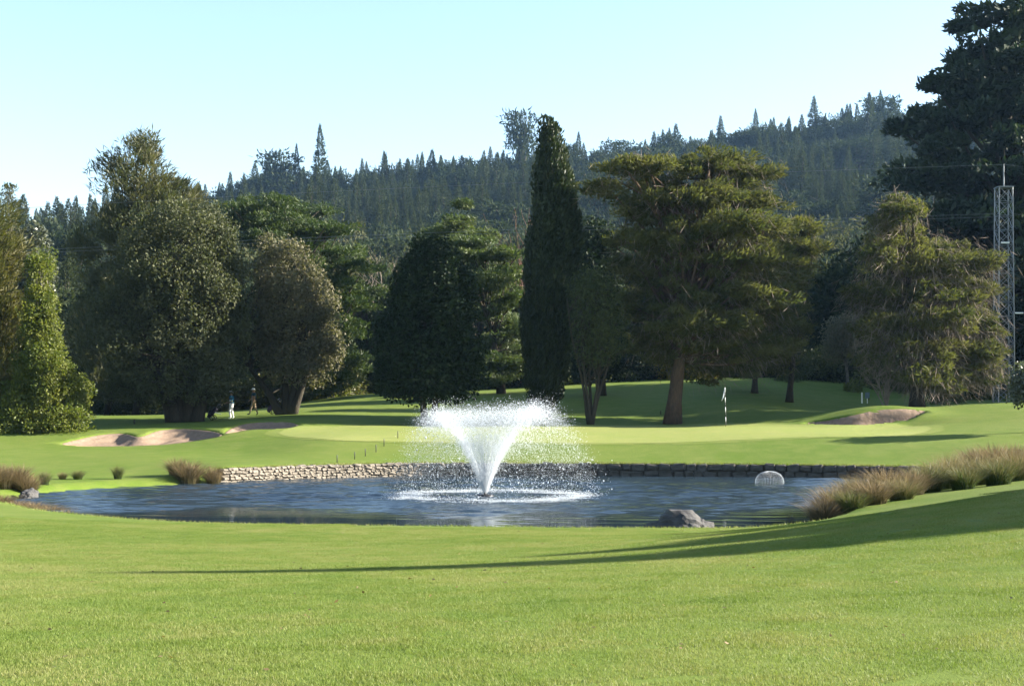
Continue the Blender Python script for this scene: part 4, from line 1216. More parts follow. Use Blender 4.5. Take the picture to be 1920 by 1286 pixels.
# ------------------------------------------------------------------ fountains
def m_spray(name, tr=0.45):
    m, nt, out = mat_new(name)
    a = N(nt, 'ShaderNodeBsdfPrincipled')
    a.inputs['Base Color'].default_value = (0.74, 0.77, 0.80, 1)
    a.inputs['Roughness'].default_value = 0.35
    t = N(nt, 'ShaderNodeBsdfTranslucent'); t.inputs[0].default_value = (0.72, 0.75, 0.78, 1)
    mx = N(nt, 'ShaderNodeMixShader', i_0=tr)
    nt.links.new(a.outputs[0], mx.inputs[1]); nt.links.new(t.outputs[0], mx.inputs[2])
    nt.links.new(mx.outputs[0], out.inputs['Surface'])
    return m
SPRAY = m_spray('aerated_water')
STEEL = m_simple('dark_metal', (0.06, 0.06, 0.065), (0.04, 0.04, 0.045), 8.0, 0.45, 0.5, 0.6, 0.1)
OCT_V = np.array([(1, 0, 0), (-1, 0, 0), (0, 1, 0), (0, -1, 0), (0, 0, 1), (0, 0, -1)], float)
OCT_F = np.array([(0, 2, 4), (2, 1, 4), (1, 3, 4), (3, 0, 4), (2, 0, 5), (1, 2, 5), (3, 1, 5), (0, 3, 5)])
TET_V = np.array([(1, 1, 1), (-1, -1, 1), (-1, 1, -1), (1, -1, -1)], float) * 0.75
TET_F = np.array([(0, 1, 2), (0, 3, 1), (0, 2, 3), (1, 3, 2)])
def drops(P, r, shape=0, stretch=1.0):
    BV, BF = (OCT_V, OCT_F) if shape == 0 else (TET_V, TET_F)
    n = len(P)
    a = rng.uniform(0, 6.283, n); c, s_ = np.cos(a), np.sin(a)
    B = np.broadcast_to(BV, (n, *BV.shape)) * r[:, None, None]
    X = B[..., 0] * c[:, None] - B[..., 1] * s_[:, None]
    Y = B[..., 0] * s_[:, None] + B[..., 1] * c[:, None]
    V = np.stack([X, Y, B[..., 2] * stretch], -1) + P[:, None, :]
    F = (np.arange(n)[:, None, None] * len(BV) + BF).reshape(-1, 3)
    return V.reshape(-1, 3), F
fx, fy_ = (910 - 960) * 48.3 / FP, 48.3
fount = empty('pond_fountain', (fx, fy_, 0))
tag(fount, 'tall white fountain spraying a flaring cone of water from the pond', 'fountain')
mb = MB()
mb.tube([(0, 0, -0.25), (0, 0, 0.02), (0, 0, 0.07)], [0.30, 0.30, 0.22], 16)
mb.tube([(0, 0, 0.05), (0, 0, 0.16)], [0.07, 0.05], 12)
mb.build('nozzle', STEEL, fount, smooth=True)
def ballistic(n, t0, t1, H=2.80, sH=0.17, a=2.10, sa=0.13, lo=0.0):
    ph = rng.uniform(0, 6.283, n)
    Hh = rng.normal(H, sH, n); aa = rng.normal(a, sa, n)
    if lo:                                    # part of the flow is slower and falls short
        k = rng.random(n) < lo
        f = rng.uniform(0.55, 1.0, n)
        Hh = np.where(k, Hh * f, Hh); aa = np.where(k, aa * rng.uniform(0.55, 1.05, n), aa)
    tau = rng.uniform(t0, t1, n)
    r = aa * (tau - 0.1 * tau ** 2)
    z = Hh * (1 - (1 - tau) ** 2)
    sg = 0.012 + 0.055 * tau
    P = np.stack([r * np.cos(ph) + 0.20 * tau ** 2 * 0.5, r * np.sin(ph), z], -1) + rng.standard_normal((n, 3)) * sg[:, None]
    P[:, 2] += 0.035 * np.cos(ph) * np.minimum(r, 1.8) * 1.6          # the breeze lifts one side
    return P[P[:, 2] > 0.0]
Pf = np.vstack([ballistic(26000, 0.02, 0.50, sa=0.06, lo=0.08), ballistic(30000, 0.3, 0.98, sa=0.09, lo=0.10), ballistic(20000, 0.7, 1.35, sH=0.20, sa=0.15, lo=0.2), ballistic(30000, 0.8, 1.98, sH=0.18, sa=0.17, lo=0.35)])
V1, F1 = drops(Pf, rng.uniform(0.003, 0.0068, len(Pf)), 1, 1.6)
o = link('mist', mesh_np('mist', V1, [F1], SPRAY), fount); o['kind'] = 'stuff'
Pc = np.vstack([ballistic(2600, 0.9, 1.99, sH=0.2, sa=0.2, lo=0.25), ballistic(1400, 0.7, 1.2, sH=0.24), ballistic(600, 0.5, 2.0, lo=0.8)])
V2, F2 = drops(Pc, rng.gamma(2.0, 0.0036, len(Pc)) + 0.004, 0, 1.25)
o = link('droplets', mesh_np('droplets', V2, [F2], SPRAY, smooth=True), fount); o['kind'] = 'stuff'
mb = MB()
for k in range(60):
    ph = k / 60 * 6.283 + rng.normal(0, 0.02); aa = rng.normal(2.10, 0.07); H = rng.normal(2.80, 0.07)
    t = np.linspace(0.0, rng.uniform(0.35, 0.62), 9)
    mb.tube(np.stack([aa * (t - 0.1 * t * t) * math.cos(ph) + 0.1 * t ** 2, aa * (t - 0.1 * t * t) * math.sin(ph), 0.12 + H * (1 - (1 - t) ** 2)], -1), np.linspace(0.010, 0.003, 9), 4, 0.25, cap=False)
o = mb.build('jets', SPRAY, fount, smooth=True); o['kind'] = 'stuff'
n = 19000
ph = rng.uniform(0, 6.283, n); r = np.abs(rng.normal(3.0, 0.34, n)) + 0.10 * np.sin(ph * 5 + 1) + 0.07 * np.sin(ph * 11)
Ps = np.stack([r * np.cos(ph) + 0.2, r * np.sin(ph), rng.exponential(0.030, n)], -1)
V3, F3 = drops(Ps, rng.uniform(0.004, 0.016, n), 1, 0.6)
o = link('splash_ring', mesh_np('splash_ring', V3, [F3], SPRAY), fount); o['kind'] = 'stuff'

dx, dy = (1443 - 960) * 56.3 / FP, 56.3
bell = empty('bell_fountain', (dx, dy, 0))
tag(bell, 'small dome-shaped fountain of thin water arcs near the stone wall', 'fountain')
mb = MB(); mb.tube([(0, 0, -0.2), (0, 0, 0.46)], [0.02, 0.015], 8); mb.tube([(0, 0, 0.45), (0, 0, 0.49)], [0.05, 0.035], 10)
mb.build('standpipe', STEEL, bell)
mb = MB()
for k in range(56):
    ph = k / 56 * 6.283
    t = np.linspace(0, 1, 12)
    rr = 0.57 * np.sin(t * math.pi / 2) ** 0.9; zz = 0.50 * np.cos(t * math.pi / 2) ** 0.8
    zz[-1] = 0.0
    mb.tube(np.stack([rr * math.cos(ph), rr * math.sin(ph), zz], -1), np.full(12, 0.0016), 4, 0.2, cap=False)
o = mb.build('jets', SPRAY, bell, smooth=True); o['kind'] = 'stuff'

# ------------------------------------------------------------------ boulders
def rock(name, loc, dims, seed, label, mat, rz=0):
    bm = bmesh.new()
    bmesh.ops.create_icosphere(bm, subdivisions=4, radius=1.0)
    r = random.Random(seed)
    from mathutils import noise as mn
    planes = [(Vector((r.gauss(0, 1), r.gauss(0, 1), r.gauss(0.25, 0.8))).normalized(), r.uniform(0.55, 0.88)) for _ in range(26)]
    for v in bm.verts:
        for nrm_, dd in planes:
            e_ = v.co.dot(nrm_) - dd
            if e_ > 0: v.co -= nrm_ * e_ * 0.93
        v.co += v.co.normalized() * (0.17 * mn.fractal(v.co * 2.6 + Vector((seed, 0, 0)), 0.9, 2.1, 5))
        v.co = Vector((v.co.x * dims[0], v.co.y * dims[1], v.co.z * dims[2]))
    me = bpy.data.meshes.new(name); bm.to_mesh(me); bm.free()
    me.materials.append(mat)
    o = link(name, me, None, loc); o.rotation_euler = (0, 0, rz)
    return tag(o, label, 'rock')
ROCK = m_simple('grey_rock', (0.14, 0.132, 0.125), (0.028, 0.028, 0.033), 2.6, 0.85, 0.25, bstr=0.9, bdist=0.05)
rock('boulder', ((1280 - 960) * 34.4 / FP, 34.5, 0.0), (1.18, 0.75, 0.66), 11, 'large grey boulder standing in the water at the near bank', ROCK, 0.2)
rock('boulder', ((55 - 960) * 47.6 / FP, 47.6, 0.04), (0.50, 0.36, 0.36), 5, 'small dark rock at the water edge beside the brown rushes', ROCK, 1.0)

# ------------------------------------------------------------------ rushes
def m_rush(name, low, mid, tip):
    m, nt, out = mat_new(name)
    h = N(nt, 'ShaderNodeAttribute', attribute_name='along').outputs['Fac']
    t = N(nt, 'ShaderNodeAttribute', attribute_name='tint').outputs['Fac']
    hh = math_n(nt, 'ADD', h, math_n(nt, 'MULTIPLY', math_n(nt, 'SUBTRACT', t, 0.5), 0.55), True)
    col = ramp(nt, hh, [(0.0, dim(low)), (0.45, dim(mid)), (0.85, dim(tip))])
    b = N(nt, 'ShaderNodeBsdfPrincipled', i_Roughness=0.6)
    b.inputs['Specular IOR Level'].default_value = 0.2
    tr = N(nt, 'ShaderNodeBsdfTranslucent')
    mx = N(nt, 'ShaderNodeMixShader', i_0=0.35)
    nt.links.new(col, b.inputs['Base Color']); nt.links.new(col, tr.inputs[0])
    nt.links.new(b.outputs[0], mx.inputs[1]); nt.links.new(tr.outputs[0], mx.inputs[2]); nt.links.new(mx.outputs[0], out.inputs['Surface'])
    return m
RUSH = {'brown': m_rush('brown_rush', (0.10, 0.095, 0.035), (0.19, 0.150, 0.070), (0.31, 0.225, 0.120)),
        'mixed': m_rush('mixed_rush', (0.075, 0.110, 0.028), (0.160, 0.165, 0.055), (0.30, 0.240, 0.110)),
        'green': m_rush('green_rush', (0.050, 0.090, 0.022), (0.095, 0.135, 0.035), (0.20, 0.18, 0.07))}
def rush_mesh(mat, n=800, h=1.0, spread=0.75, base=0.30, w=0.009):
    a = rng.uniform(0, 6.283, n); rb = base * np.sqrt(rng.random(n))
    dr = np.column_stack([np.cos(a), np.sin(a)])
    hh = h * rng.uniform(0.55, 1.12, n)
    ln = rng.normal(0, 0.25, (n, 2)) + dr * (rb / base * spread)[:, None] * rng.uniform(0.3, 1.3, (n, 1))
    side = np.column_stack([-np.sin(a + rng.normal(0, 0.8, n)), np.cos(a), np.zeros(n)])
    S_ = 4
    V = np.empty((n, S_ * 2 + 1, 3)); H_ = np.empty((n, S_ * 2 + 1))
    for k in range(S_ + 1):
        t = k / S_
        c = np.column_stack([dr * rb[:, None] + ln * hh[:, None] * (t ** 2), hh * (t - 0.22 * t ** 3 * np.linalg.norm(ln, axis=1))])
        if k < S_:
            ww = (w * (1 - 0.7 * t))
            V[:, 2 * k] = c - side * ww; V[:, 2 * k + 1] = c + side * ww
            H_[:, 2 * k] = H_[:, 2 * k + 1] = t
        else:
            V[:, 2 * k] = c; H_[:, 2 * k] = 1
    base_i = np.arange(n)[:, None] * (S_ * 2 + 1)
    Q = np.concatenate([base_i + np.array([2 * k, 2 * k + 1, 2 * k + 3, 2 * k + 2]) for k in range(S_ - 1)])
    T = base_i + np.array([2 * S_ - 2, 2 * S_ - 1, 2 * S_])
    tint = rng.random(n)
    return mesh_np('rush', V.reshape(-1, 3), [Q, T], mat, fattr={'tint': np.concatenate([np.tile(tint, S_ - 1), tint])}, vattr={'along': H_.ravel()})
RM = {k: [rush_mesh(m) for _ in range(2)] for k, m in RUSH.items()}
def rush(px, d, h, w, k, label, group=None, sink=0.06, n=[0]):
    x = (px - 960) * d / FP
    n[0] += 1
    o = link('rush_clump', RM[k][n[0] % 2], None, (x, d, max(gz(x, d), -0.12) - sink))
    o.scale = (w, w, h); o.rotation_euler = (0, 0, n[0] * 1.7)
    return tag(o, label, 'rushes', group)
for px, d, h, w, k in ((1545, 37.0, .78, 1.05, 'brown'), (1566, 39.2, .98, 1.2, 'brown'), (1597, 36.8, .66, .95, 'green'), (1612, 40.2, .90, 1.1, 'mixed'), (1636, 37.6, .80, 1.1, 'brown'), (1662, 40.6, 1.02, 1.2, 'brown'), (1690, 38.6, .72, 1.0, 'mixed'), (1710, 41.6, .88, 1.1, 'brown'), (1590, 43.0, .95, 1.0, 'brown')):
    rush(px, d, h, w, k, {'brown': 'tawny brown rush clump', 'green': 'bright green rush clump', 'mixed': 'olive and tan rush clump'}[k] + ' in the thick stand at the pond corner', 'rushes of the pond corner stand')
for px, d, h, w, k in ((1742, 43.0, 1.0, 1.25, 'green'), (1778, 44.6, 1.18, 1.3, 'mixed'), (1806, 42.4, .85, 1.1, 'green'), (1836, 45.4, 1.12, 1.3, 'mixed'), (1872, 43.4, .92, 1.2, 'green'), (1905, 45.8, 1.1, 1.3, 'mixed')):
    rush(px, d, h, w, k, {'brown': 'tawny brown rush clump', 'green': 'green rush clump', 'mixed': 'olive and tan rush clump'}[k] + ' on the slope above the pond corner stand', 'rushes on the slope above the corner')
for px, d, h, w, k in ((1800, 51, .95, 1.3, 'green'), (1832, 52, 1.2, 1.4, 'brown'), (1866, 51, 1.28, 1.5, 'brown'), (1902, 52, 1.15, 1.4, 'brown'), (1850, 49.3, .85, 1.1, 'green')):
    rush(px, d, h, w, k, {'brown': 'reddish brown rush clump', 'green': 'dark green rush clump', 'mixed': 'olive and tan rush clump'}[k] + ' in the tall stand where the stone wall ends', 'rushes where the wall ends')
for px, d, h, w in ((5, 48.5, .95, 1.0), (30, 49.0, .95, 1.0), (52, 48.8, .85, .9), (-25, 48, 1.0, 1.1)):
    rush(px, d, h, w, 'brown', 'reddish brown rush clump beside the small dark rock', 'brown rushes by the small rock')
for px, d, h, w in ((0, 43.5, .42, 1.0), (30, 43.0, .40, 1.0), (62, 42.4, .38, 1.0), (95, 41.8, .32, 1.0), (125, 41.0, .26, .9)):
    rush(px, d, h, w, 'brown', 'low brown rush clump along the near bank by the small rock', 'low brown rushes on the near bank')
rush(352, 56.2, 1.0, 1.35, 'brown', 'big shaggy brown rush clump where the sunlit stone wall begins')
rush(330, 56.6, .80, .9, 'mixed', 'shorter olive rush clump on the lawn side of the shaggy brown one')
rush(400, 56.6, .95, .8, 'brown', 'narrow brown rush clump against the end of the sunlit stone wall')
rush(221, 55.0, .62, .45, 'green', 'dark green upright rush tuft on the far bank')
rush(146, 54.4, .45, .5, 'green', 'low spreading green rush tuft on the far bank')
rush(117, 54.2, .38, .35, 'mixed', 'smallest olive rush tuft on the far bank')
rush(84, 51.2, .60, .45, 'green', 'pale green rush tuft standing in the shallows by the small rock')

# ------------------------------------------------------------------ flag, stakes, posts
WHITE = m_simple('white_paint', (0.80, 0.80, 0.78), (0.70, 0.70, 0.68), 20, 0.5, 0.4, bstr=0.05)
BLACK = m_simple('black_paint', (0.02, 0.02, 0.022), (0.012, 0.012, 0.012), 20, 0.5, 0.4, bstr=0.05)
WOOD = m_simple('weathered_wood', (0.10, 0.08, 0.06), (0.05, 0.04, 0.03), 12, 0.9, 0.1)
PALEWOOD = m_simple('pale_wood', (0.62, 0.56, 0.46), (0.50, 0.44, 0.36), 12, 0.8, 0.2)
CLOTH = m_simple('flag_cloth', (0.78, 0.78, 0.80), (0.70, 0.70, 0.73), 9, 0.85, 0.1)
d = hit(1361, 800, 70, 84)
flx = (1361 - 960) * d / FP
fl = empty('flagstick', (flx, d, gz(flx, d)))
tag(fl, 'golf flagstick with a limp white flag standing on the putting green', 'flagstick')
hs = 2.30
for k in range(8):
    mb = MB(); mb.tube([(-0.055 * k / 8, 0, hs * k / 8), (-0.055 * (k + 1) / 8, 0, hs * (k + 1) / 8 - 0.003)], [0.019, 0.019], 8)
    mb.build('pole_band', WHITE if k % 2 else BLACK, fl, smooth=True)
u = np.linspace(0, 1, 12); v = np.linspace(0, 1, 14)
Uu, Vv = np.meshgrid(u, v)
fxx = -0.055 - 0.015 - Uu * (0.02 + 0.15 * Vv) ; fyy = 0.05 * np.sin(Uu * 9) * (0.3 + Vv); fzz = hs - 0.02 - Vv * (0.42 + 0.28 * Uu) - 0.10 * Uu
VF = np.stack([fxx, fyy, fzz], -1).reshape(-1, 3)
k = np.arange(13)[:, None] * 12 + np.arange(11)[None]
Qf = np.stack([k, k + 1, k + 13, k + 12], -1).reshape(-1, 4)
fo = link('flag', mesh_np('flag', VF, [Qf], CLOTH, smooth=True), fl)
sm = fo.modifiers.new('thickness', 'SOLIDIFY'); sm.thickness = 0.004

def post(name, px, py, hpx, w, mat, label, group=None, d0=60, d1=112, lean=0.0, cat='stake'):
    d = hit(px, py, d0, d1)
    x = (px - 960) * d / FP
    h = hpx * d / FP
    mb = MB()
    mb.tube([(0, 0, -0.1), (lean * h * 0.5, 0, h * 0.5), (lean * h, 0, h * 0.97), (lean * h, 0, h)], [w, w, w * 0.95, w * 0.6], 8)
    o = mb.build(name, mat, None, (x, d, gz(x, d)), smooth=True)
    return tag(o, label, cat, group)
spots = [(632, 867, 'black stake nearest the stone wall in the slanting row on the lawn'), (665, 861, 'second black stake up from the stone wall in the slanting row'), (685, 855, 'third black stake up from the stone wall in the slanting row'),
         (705, 848, 'fourth black stake up from the stone wall in the slanting row'), (720, 837, 'fifth black stake up from the stone wall in the slanting row'), (746, 822, 'black stake furthest from the stone wall, beside the putting green')]
for px, py, lab in spots:
    post('black_stake', px, py, 14, 0.021, BLACK, lab, 'black stakes crossing the lawn', 62, 84)
post('marker_post', 252, 795, 9, 0.045, WOOD, 'short dark marker post on the lawn behind the long bunker', d0=70, d1=100)
post('marker_post', 1239, 777, 7, 0.035, WOOD, 'short dark marker post on the fairway beside the thick red-brown trunk', d0=88, d1=100)
post('leaning_stake', 1914, 884, 24, 0.05, PALEWOOD, 'pale leaning stake among the tall rushes', d0=42, d1=60, lean=-0.25)
d = hit(1616, 756, 88, 108)
bw = empty('ball_washer', ((1616 - 960) * d / FP, d, gz((1616 - 960) * d / FP, d)))
mb = MB(); mb.tube([(0, 0, -0.1), (0, 0, 0.75)], [0.05, 0.05], 8); mb.build('post', WHITE, bw)
mb = MB(); mb.box((0.38, 0, 0.55), (0.26, 0.2, 0.42)); mb.build('washer_box', m_simple('blue_grey_paint', (0.20, 0.28, 0.34)), bw)
mb = MB(); mb.tube([(0.38, 0, -0.1), (0.38, 0, 0.345)], [0.03, 0.03], 8); mb.build('leg', WHITE, bw)
tag(bw, 'small white post with a grey box beside the bare shrub', 'ball washer')

# ------------------------------------------------------------------ lattice tower and wires
GALV = m_simple('galvanised_steel', (0.36, 0.38, 0.40), (0.27, 0.285, 0.30), 5, 0.5, 0.5, 0.5, 0.1)
TD = 97.0
tx = (1882 - 960) * TD / FP
tz = gz(tx, TD)
tw = empty('lattice_tower', (tx, TD, tz))
tag(tw, 'slim grey steel lattice tower carrying the overhead wires', 'tower')
ttop = PX(1882, 352, TD)[2] - tz
hb, ht = 0.56, 0.46
npan = 15
zs = np.linspace(0, ttop, npan + 1)
def halfw(z): return hb + (ht - hb) * z / ttop
for sx_, sy_ in ((-1, -1), (1, -1), (1, 1), (-1, 1)):
    mb = MB(); mb.tube([(sx_ * hb, sy_ * hb, -0.2), (sx_ * ht, sy_ * ht, ttop)], [0.045, 0.04], 4); mb.build('leg', GALV, tw)
corners = [(-1, -1), (1, -1), (1, 1), (-1, 1)]
for f in range(4):
    a, b = corners[f], corners[(f + 1) % 4]
    for p in range(npan):
        w0_, w1_ = halfw(zs[p]), halfw(zs[p + 1])
        for (c, e_) in ((a, b), (b, a)):
            mb = MB(); mb.tube([(c[0] * w0_, c[1] * w0_, zs[p]), (e_[0] * w1_, e_[1] * w1_, zs[p + 1])], [0.019, 0.019], 4, cap=False); mb.build('brace', GALV, tw)
    for p in range(0, npan + 1):
        w1_ = halfw(zs[p]); mb = MB(); mb.tube([(a[0] * w1_, a[1] * w1_, zs[p]), (b[0] * w1_, b[1] * w1_, zs[p])], [0.019, 0.019], 4, cap=False); mb.build('strut', GALV, tw)
mb = MB(); mb.tube([(0, 0, ttop - 0.1), (0, 0, PX(1882, 308, TD)[2] - tz)], [0.05, 0.035], 8); mb.build('mast', GALV, tw)
mb = MB(); mb.box((0, 0, ttop), (1.06, 1.06, 0.06)); mb.build('top_frame', GALV, tw)
for (x, py) in ((-0.1, 457), (0.85, 588)):
    mb = MB(); mb.tube([(x - 0.28, -0.6, PX(0, py, TD)[2] - tz), (x + 0.28, -0.6, PX(0, py, TD)[2] - tz)], [0.05, 0.05], 8); mb.build('insulator', WHITE, tw)
WIRE = m_simple('wire', (0.20, 0.21, 0.22), (0.16, 0.17, 0.18), 3, 0.4, 0.5, 0.7, 0.05)
def wire(p0, p1, sag, label):
    t = np.linspace(0, 1, 40)[:, None]
    P = p0 * (1 - t) + p1 * t
    P[:, 2] -= (4 * sag * t * (1 - t))[:, 0]
    mb = MB(); mb.tube(P, np.full(40, 0.011), 5); o = mb.build('overhead_wire', WIRE)
    return tag(o, label, 'wire', 'overhead wires')
wire(PX(1882, 309, TD), PX(-900, 452, 103.0), -0.55, 'topmost overhead wire running off the tower mast over the trees')
wire(PX(1868, 401, TD), PX(-900, 520, 103.0), -0.4, 'upper wire of the lower pair fixed to the lattice tower')
wire(PX(1868, 407, TD - 0.6), PX(-900, 526, 102.4), -0.4, 'lower wire of the lower pair fixed to the lattice tower')
wire(PX(1884, 309, TD), PX(2900, 380, 92.0), 0.4, 'topmost wire going on from the tower mast past the giant conifer')
wire(PX(1896, 401, TD), PX(2900, 455, 92.0), 0.4, 'lower wire going on from the tower past the giant conifer')

# ------------------------------------------------------------------ golfers
SKIN = m_simple('skin', (0.42, 0.26, 0.18), (0.36, 0.21, 0.14), 10, 0.6, 0.3, bstr=0.05)
TEAL = m_simple('teal_shirt', (0.05, 0.20, 0.32), (0.035, 0.15, 0.25), 8, 0.85, 0.1, bstr=0.2)
PALE = m_simple('white_trousers', (0.72, 0.71, 0.68), (0.62, 0.61, 0.58), 8, 0.85, 0.1, bstr=0.2)
NAVY = m_simple('navy_shirt', (0.03, 0.10, 0.16), (0.02, 0.07, 0.12), 8, 0.85, 0.1, bstr=0.2)
TAN = m_simple('tan_trousers', (0.42, 0.32, 0.21), (0.34, 0.26, 0.17), 8, 0.85, 0.1, bstr=0.2)
def person(loc, rz, legs, arms, mats, label, hat):
    """one continuous skinned body facing -X; legs/arms: joint chains"""
    root = empty('person', loc, rz)
    pts_, rad, ed = [], [], []
    def add(p, r, parent=None):
        pts_.append(p); rad.append(r)
        if parent is not None: ed.append((parent, len(pts_) - 1))
        return len(pts_) - 1
    pel = add((0, 0, 0.95), (0.15, 0.13))
    wai = add((0, 0, 1.08), (0.15, 0.12), pel)
    che = add((0.01, 0, 1.28), (0.17, 0.13), wai)
    sh = add((0.0, 0, 1.42), (0.12, 0.09), che)
    nk = add((-0.01, 0, 1.50), (0.055, 0.055), sh)
    hd = add((-0.03, 0, 1.60), (0.085, 0.10), nk)
    add((-0.03, 0, 1.70), (0.075, 0.09), hd)
    ns_ = add((-0.125, 0, 1.60), (0.014, 0.014), hd)
    for s_, (kn, an, to) in zip((-1, 1), legs):
        h_ = add((0.0, s_ * 0.095, 0.90), (0.095, 0.095), pel)
        k_ = add((kn[0], s_ * 0.10, kn[1]), (0.062, 0.062), h_)
        a_ = add((an[0], s_ * 0.10, an[1]), (0.042, 0.042), k_)
        add((to[0], s_ * 0.11, to[1]), (0.035, 0.045), a_)
    for s_, (el_, ha) in zip((-1, 1), arms):
        a0 = add((0.0, s_ * 0.20, 1.40), (0.062, 0.062), sh)
        a1 = add((el_[0], s_ * el_[1], el_[2]), (0.046, 0.046), a0)
        a2 = add((ha[0], s_ * ha[1], ha[2]), (0.032, 0.032), a1)
        dv = np.array([ha[0] - el_[0], s_ * (ha[1] - el_[1]), ha[2] - el_[2]]); dv /= np.linalg.norm(dv)
        pm = np.array([ha[0], s_ * ha[1], ha[2]]) + dv * 0.06
        pl = add(tuple(pm), (0.030, 0.022), a2)
        for q in range(4):
            b0 = add(tuple(pm + dv * 0.05 + np.array([0, 0.018 * (q - 1.5), -0.004])), (0.009, 0.009), pl)
            add(tuple(pm + dv * (0.075 + 0.006 * (1.5 - abs(q - 1.5))) + np.array([0, 0.018 * (q - 1.5), -0.03])), (0.008, 0.008), b0)
        b0 = add(tuple(pm + np.array([0.0, -s_ * 0.035, 0.012])), (0.010, 0.010), pl)
        add(tuple(pm + dv * 0.035 + np.array([0.0, -s_ * 0.045, 0.0])), (0.008, 0.008), b0)
    me = bpy.data.meshes.new('body')
    me.from_pydata([Vector(p) for p in pts_], ed, [])
    ob = link('body', me, root)
    sk = ob.modifiers.new('skin', 'SKIN')
    for v_, r_ in zip(me.skin_vertices[0].data, rad): v_.radius = (r_[0] * 1.18, r_[1] * 1.18) if r_[0] > 0.02 else r_
    me.skin_vertices[0].data[0].use_root = True
    ob.modifiers.new('sub', 'SUBSURF').levels = 1
    dg = bpy.context.evaluated_depsgraph_get()
    new = bpy.data.meshes.new_from_object(ob.evaluated_get(dg))
    ob.modifiers.clear()
    ob.data = new
    new.materials.clear()
    for m_ in (SKIN, mats[0], mats[1], mats[2]): new.materials.append(m_)
    elx = [abs(a[0][1]) for a in arms]
    for p in new.polygons:
        c = p.center
        if c.z < 0.11: mi = 3
        elif c.z < 0.99 and abs(c.y) < 0.19 and c.x > -0.29: mi = 2
        elif c.z > 1.47: mi = 0
        elif c.x < arms[0][0][0] + 0.02 and abs(c.y) > 0.10 and c.z < 1.25: mi = 0
        else: mi = 1
        p.material_index = mi; p.use_smooth = True
    mb = MB()
    mb.tube([(-0.03, 0, 1.665), (-0.03, 0, 1.68)], [0.17, 0.165], 18)
    mb.tube([(-0.03, 0, 1.675), (-0.03, 0, 1.74), (-0.03, 0, 1.775)], [0.108, 0.10, 0.05], 14)
    mb.build('sun_hat', hat, root, smooth=True)
    return tag(root, label, 'person')
gd = 89.0
gx = (434 - 960) * gd / FP
person((gx, gd, gz(gx, gd) - 0.01), 0.0, [((-0.10, 0.50), (-0.02, 0.09), (-0.18, 0.045)), ((0.02, 0.50), (0.12, 0.10), (-0.02, 0.045))],
       [((-0.06, 0.23, 1.13), (-0.30, 0.16, 1.02)), ((-0.06, 0.23, 1.13), (-0.30, 0.16, 1.02))], (TEAL, PALE, WHITE),
       'golfer in teal shirt, white trousers and sun hat walking behind the bag trolley', WHITE)
gd2 = 91.5
gx2 = (476 - 960) * gd2 / FP
person((gx2, gd2, gz(gx2, gd2) - 0.01), 0.0, [((-0.16, 0.52), (-0.26, 0.10), (-0.42, 0.06)), ((0.06, 0.50), (0.24, 0.13), (0.14, 0.05))],
       [((0.12, 0.24, 1.14), (0.02, 0.22, 0.92)), ((-0.12, 0.24, 1.14), (-0.30, 0.20, 0.98))], (NAVY, TAN, WOOD),
       'golfer in navy shirt and tan trousers striding in front of the leaning trunk', WHITE)
BAGM = m_simple('black_bag', (0.035, 0.028, 0.045), (0.02, 0.016, 0.026), 6, 0.7, 0.3)
PURP = m_simple('purple_bag', (0.10, 0.06, 0.16), (0.06, 0.04, 0.10), 6, 0.7, 0.3)
RUB = m_simple('rubber', (0.02, 0.02, 0.02), (0.012, 0.012, 0.012), 8, 0.9, 0.1)
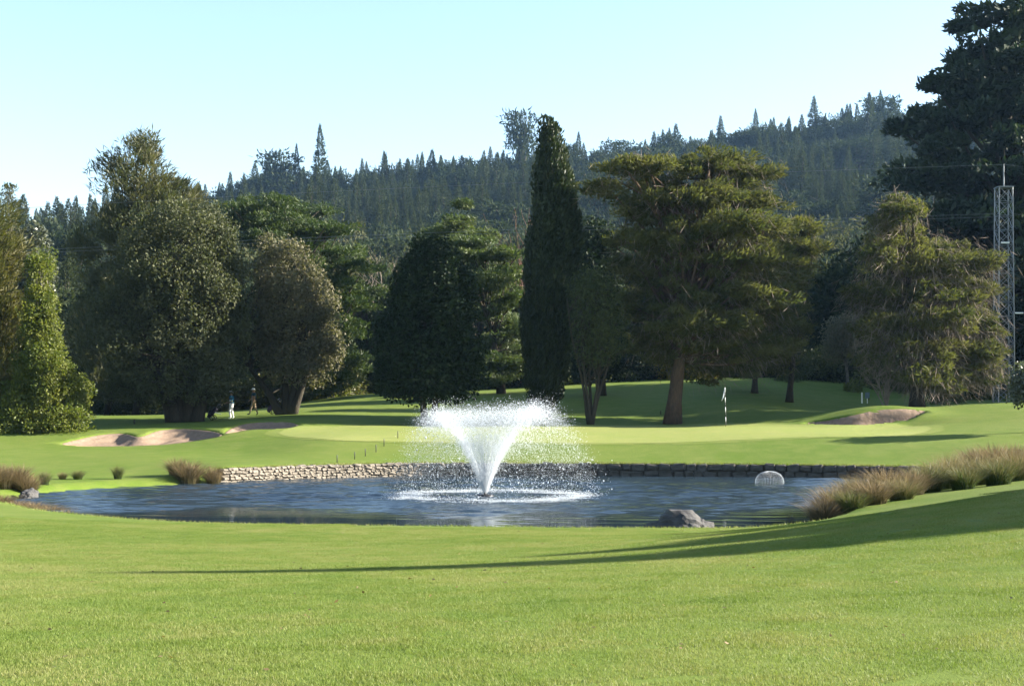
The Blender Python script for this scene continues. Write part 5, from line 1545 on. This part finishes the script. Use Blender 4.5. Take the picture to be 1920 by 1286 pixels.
def trolley(px, d, bagmat, label_t, label_b):
    x = (px - 960) * d / FP
    z = gz(x, d)
    t = empty('golf_trolley', (x, d, z))
    for sy_ in (-0.28, 0.28):
        a = np.linspace(0, 2 * math.pi, 20)
        mb = MB(); mb.tube(np.stack([0.15 * np.cos(a) + 0.02, np.full(20, sy_), 0.15 * np.sin(a) + 0.15], -1), np.full(20, 0.025), 6, cap=False)
        w_ = mb.build('wheel', RUB, t, smooth=True)
        mb = MB()
        for k in range(3):
            mb.tube([(0.02 + 0.14 * math.cos(k * 2.09), sy_, 0.15 + 0.14 * math.sin(k * 2.09)), (0.02, sy_, 0.15)], [0.012, 0.016], 5)
        mb.build('spokes', GALV, w_)
    mb = MB(); mb.tube([(0.02, -0.28, 0.15), (0.02, 0.28, 0.15)], [0.015, 0.015], 6)
    mb.tube([(-0.32, 0, 0.10), (0.10, 0, 0.50), (0.42, 0, 0.86)], [0.02, 0.02, 0.018], 6)
    mb.tube([(0.02, 0, 0.15), (0.10, 0, 0.50)], [0.016, 0.016], 6)
    mb.build('frame', BLACK, t)
    mb = MB(); mb.tube([(0.42, 0, 0.86), (0.60, 0, 1.0), (0.72, 0, 1.0)], [0.018, 0.018, 0.02], 6); mb.tube([(0.72, -0.2, 1.0), (0.72, 0.2, 1.0)], [0.02, 0.02], 6); mb.build('handle', BLACK, t)
    mb = MB(); mb.box((0.34, 0, 0.42), (0.36, 0.22, 0.03), Matrix.Rotation(0.25, 3, 'Y')); mb.build('tray', WHITE, t)
    tag(t, label_t, 'golf trolley')
    b = empty('golf_bag', (x - 0.33, d, z + 0.12)); b.rotation_euler = (0, math.radians(42), 0)
    mb = MB(); mb.tube([(0, 0, 0.05), (0, 0, 0.10), (0, 0, 0.78), (0, 0, 0.84)], [0.11, 0.125, 0.135, 0.145], 14, cap=True); mb.build('bag_body', bagmat, b, smooth=True)
    mb = MB(); mb.box((-0.12, 0, 0.36), (0.10, 0.19, 0.34)); mb.build('pocket', bagmat, b)
    for k in range(6):
        a = k * 1.05
        mb = MB(); q = (0.07 * math.cos(a), 0.07 * math.sin(a), 0.82)
        l_ = 0.22 + 0.05 * (k % 3)
        mb.tube([q, (q[0] * 1.4, q[1] * 1.4, 0.84 + l_)], [0.006, 0.006], 5)
        mb.box((q[0] * 1.4 + 0.03, q[1] * 1.4, 0.84 + l_), (0.10, 0.045, 0.045)); mb.build('club', BLACK if k % 2 else GALV, b)
    tag(b, label_b, 'golf bag')
trolley(399, 88.6, BAGM, 'golf trolley pushed ahead of the golfer in the teal shirt', 'black golf bag leaning on the trolley ahead of the teal-shirted golfer')
trolley(511, 91.6, PURP, 'golf trolley standing half behind the leaning trunks', 'purple golf bag on the trolley behind the leaning trunks')

# ------------------------------------------------------------------ the air
hz = bpy.data.meshes.new('haze')
bm = bmesh.new(); bmesh.ops.create_cube(bm, size=1.0)
bmesh.ops.scale(bm, vec=(2600, 1800, 215), verts=bm.verts); bmesh.ops.translate(bm, vec=(0, 780, 215 / 2 - 12), verts=bm.verts)
bm.to_mesh(hz); bm.free()
m, nt, out = mat_new('haze_air')
pv = N(nt, 'ShaderNodeVolumePrincipled', i_Density=0.000065, i_Anisotropy=0.2)
pv.inputs['Color'].default_value = (0.36, 0.62, 1.0, 1)
nt.links.new(pv.outputs[0], out.inputs['Volume'])
hz.materials.append(m)
haze = link('haze', hz)
tag(haze, 'thin blue haze in the air before the far hill', 'haze', kind='stuff')
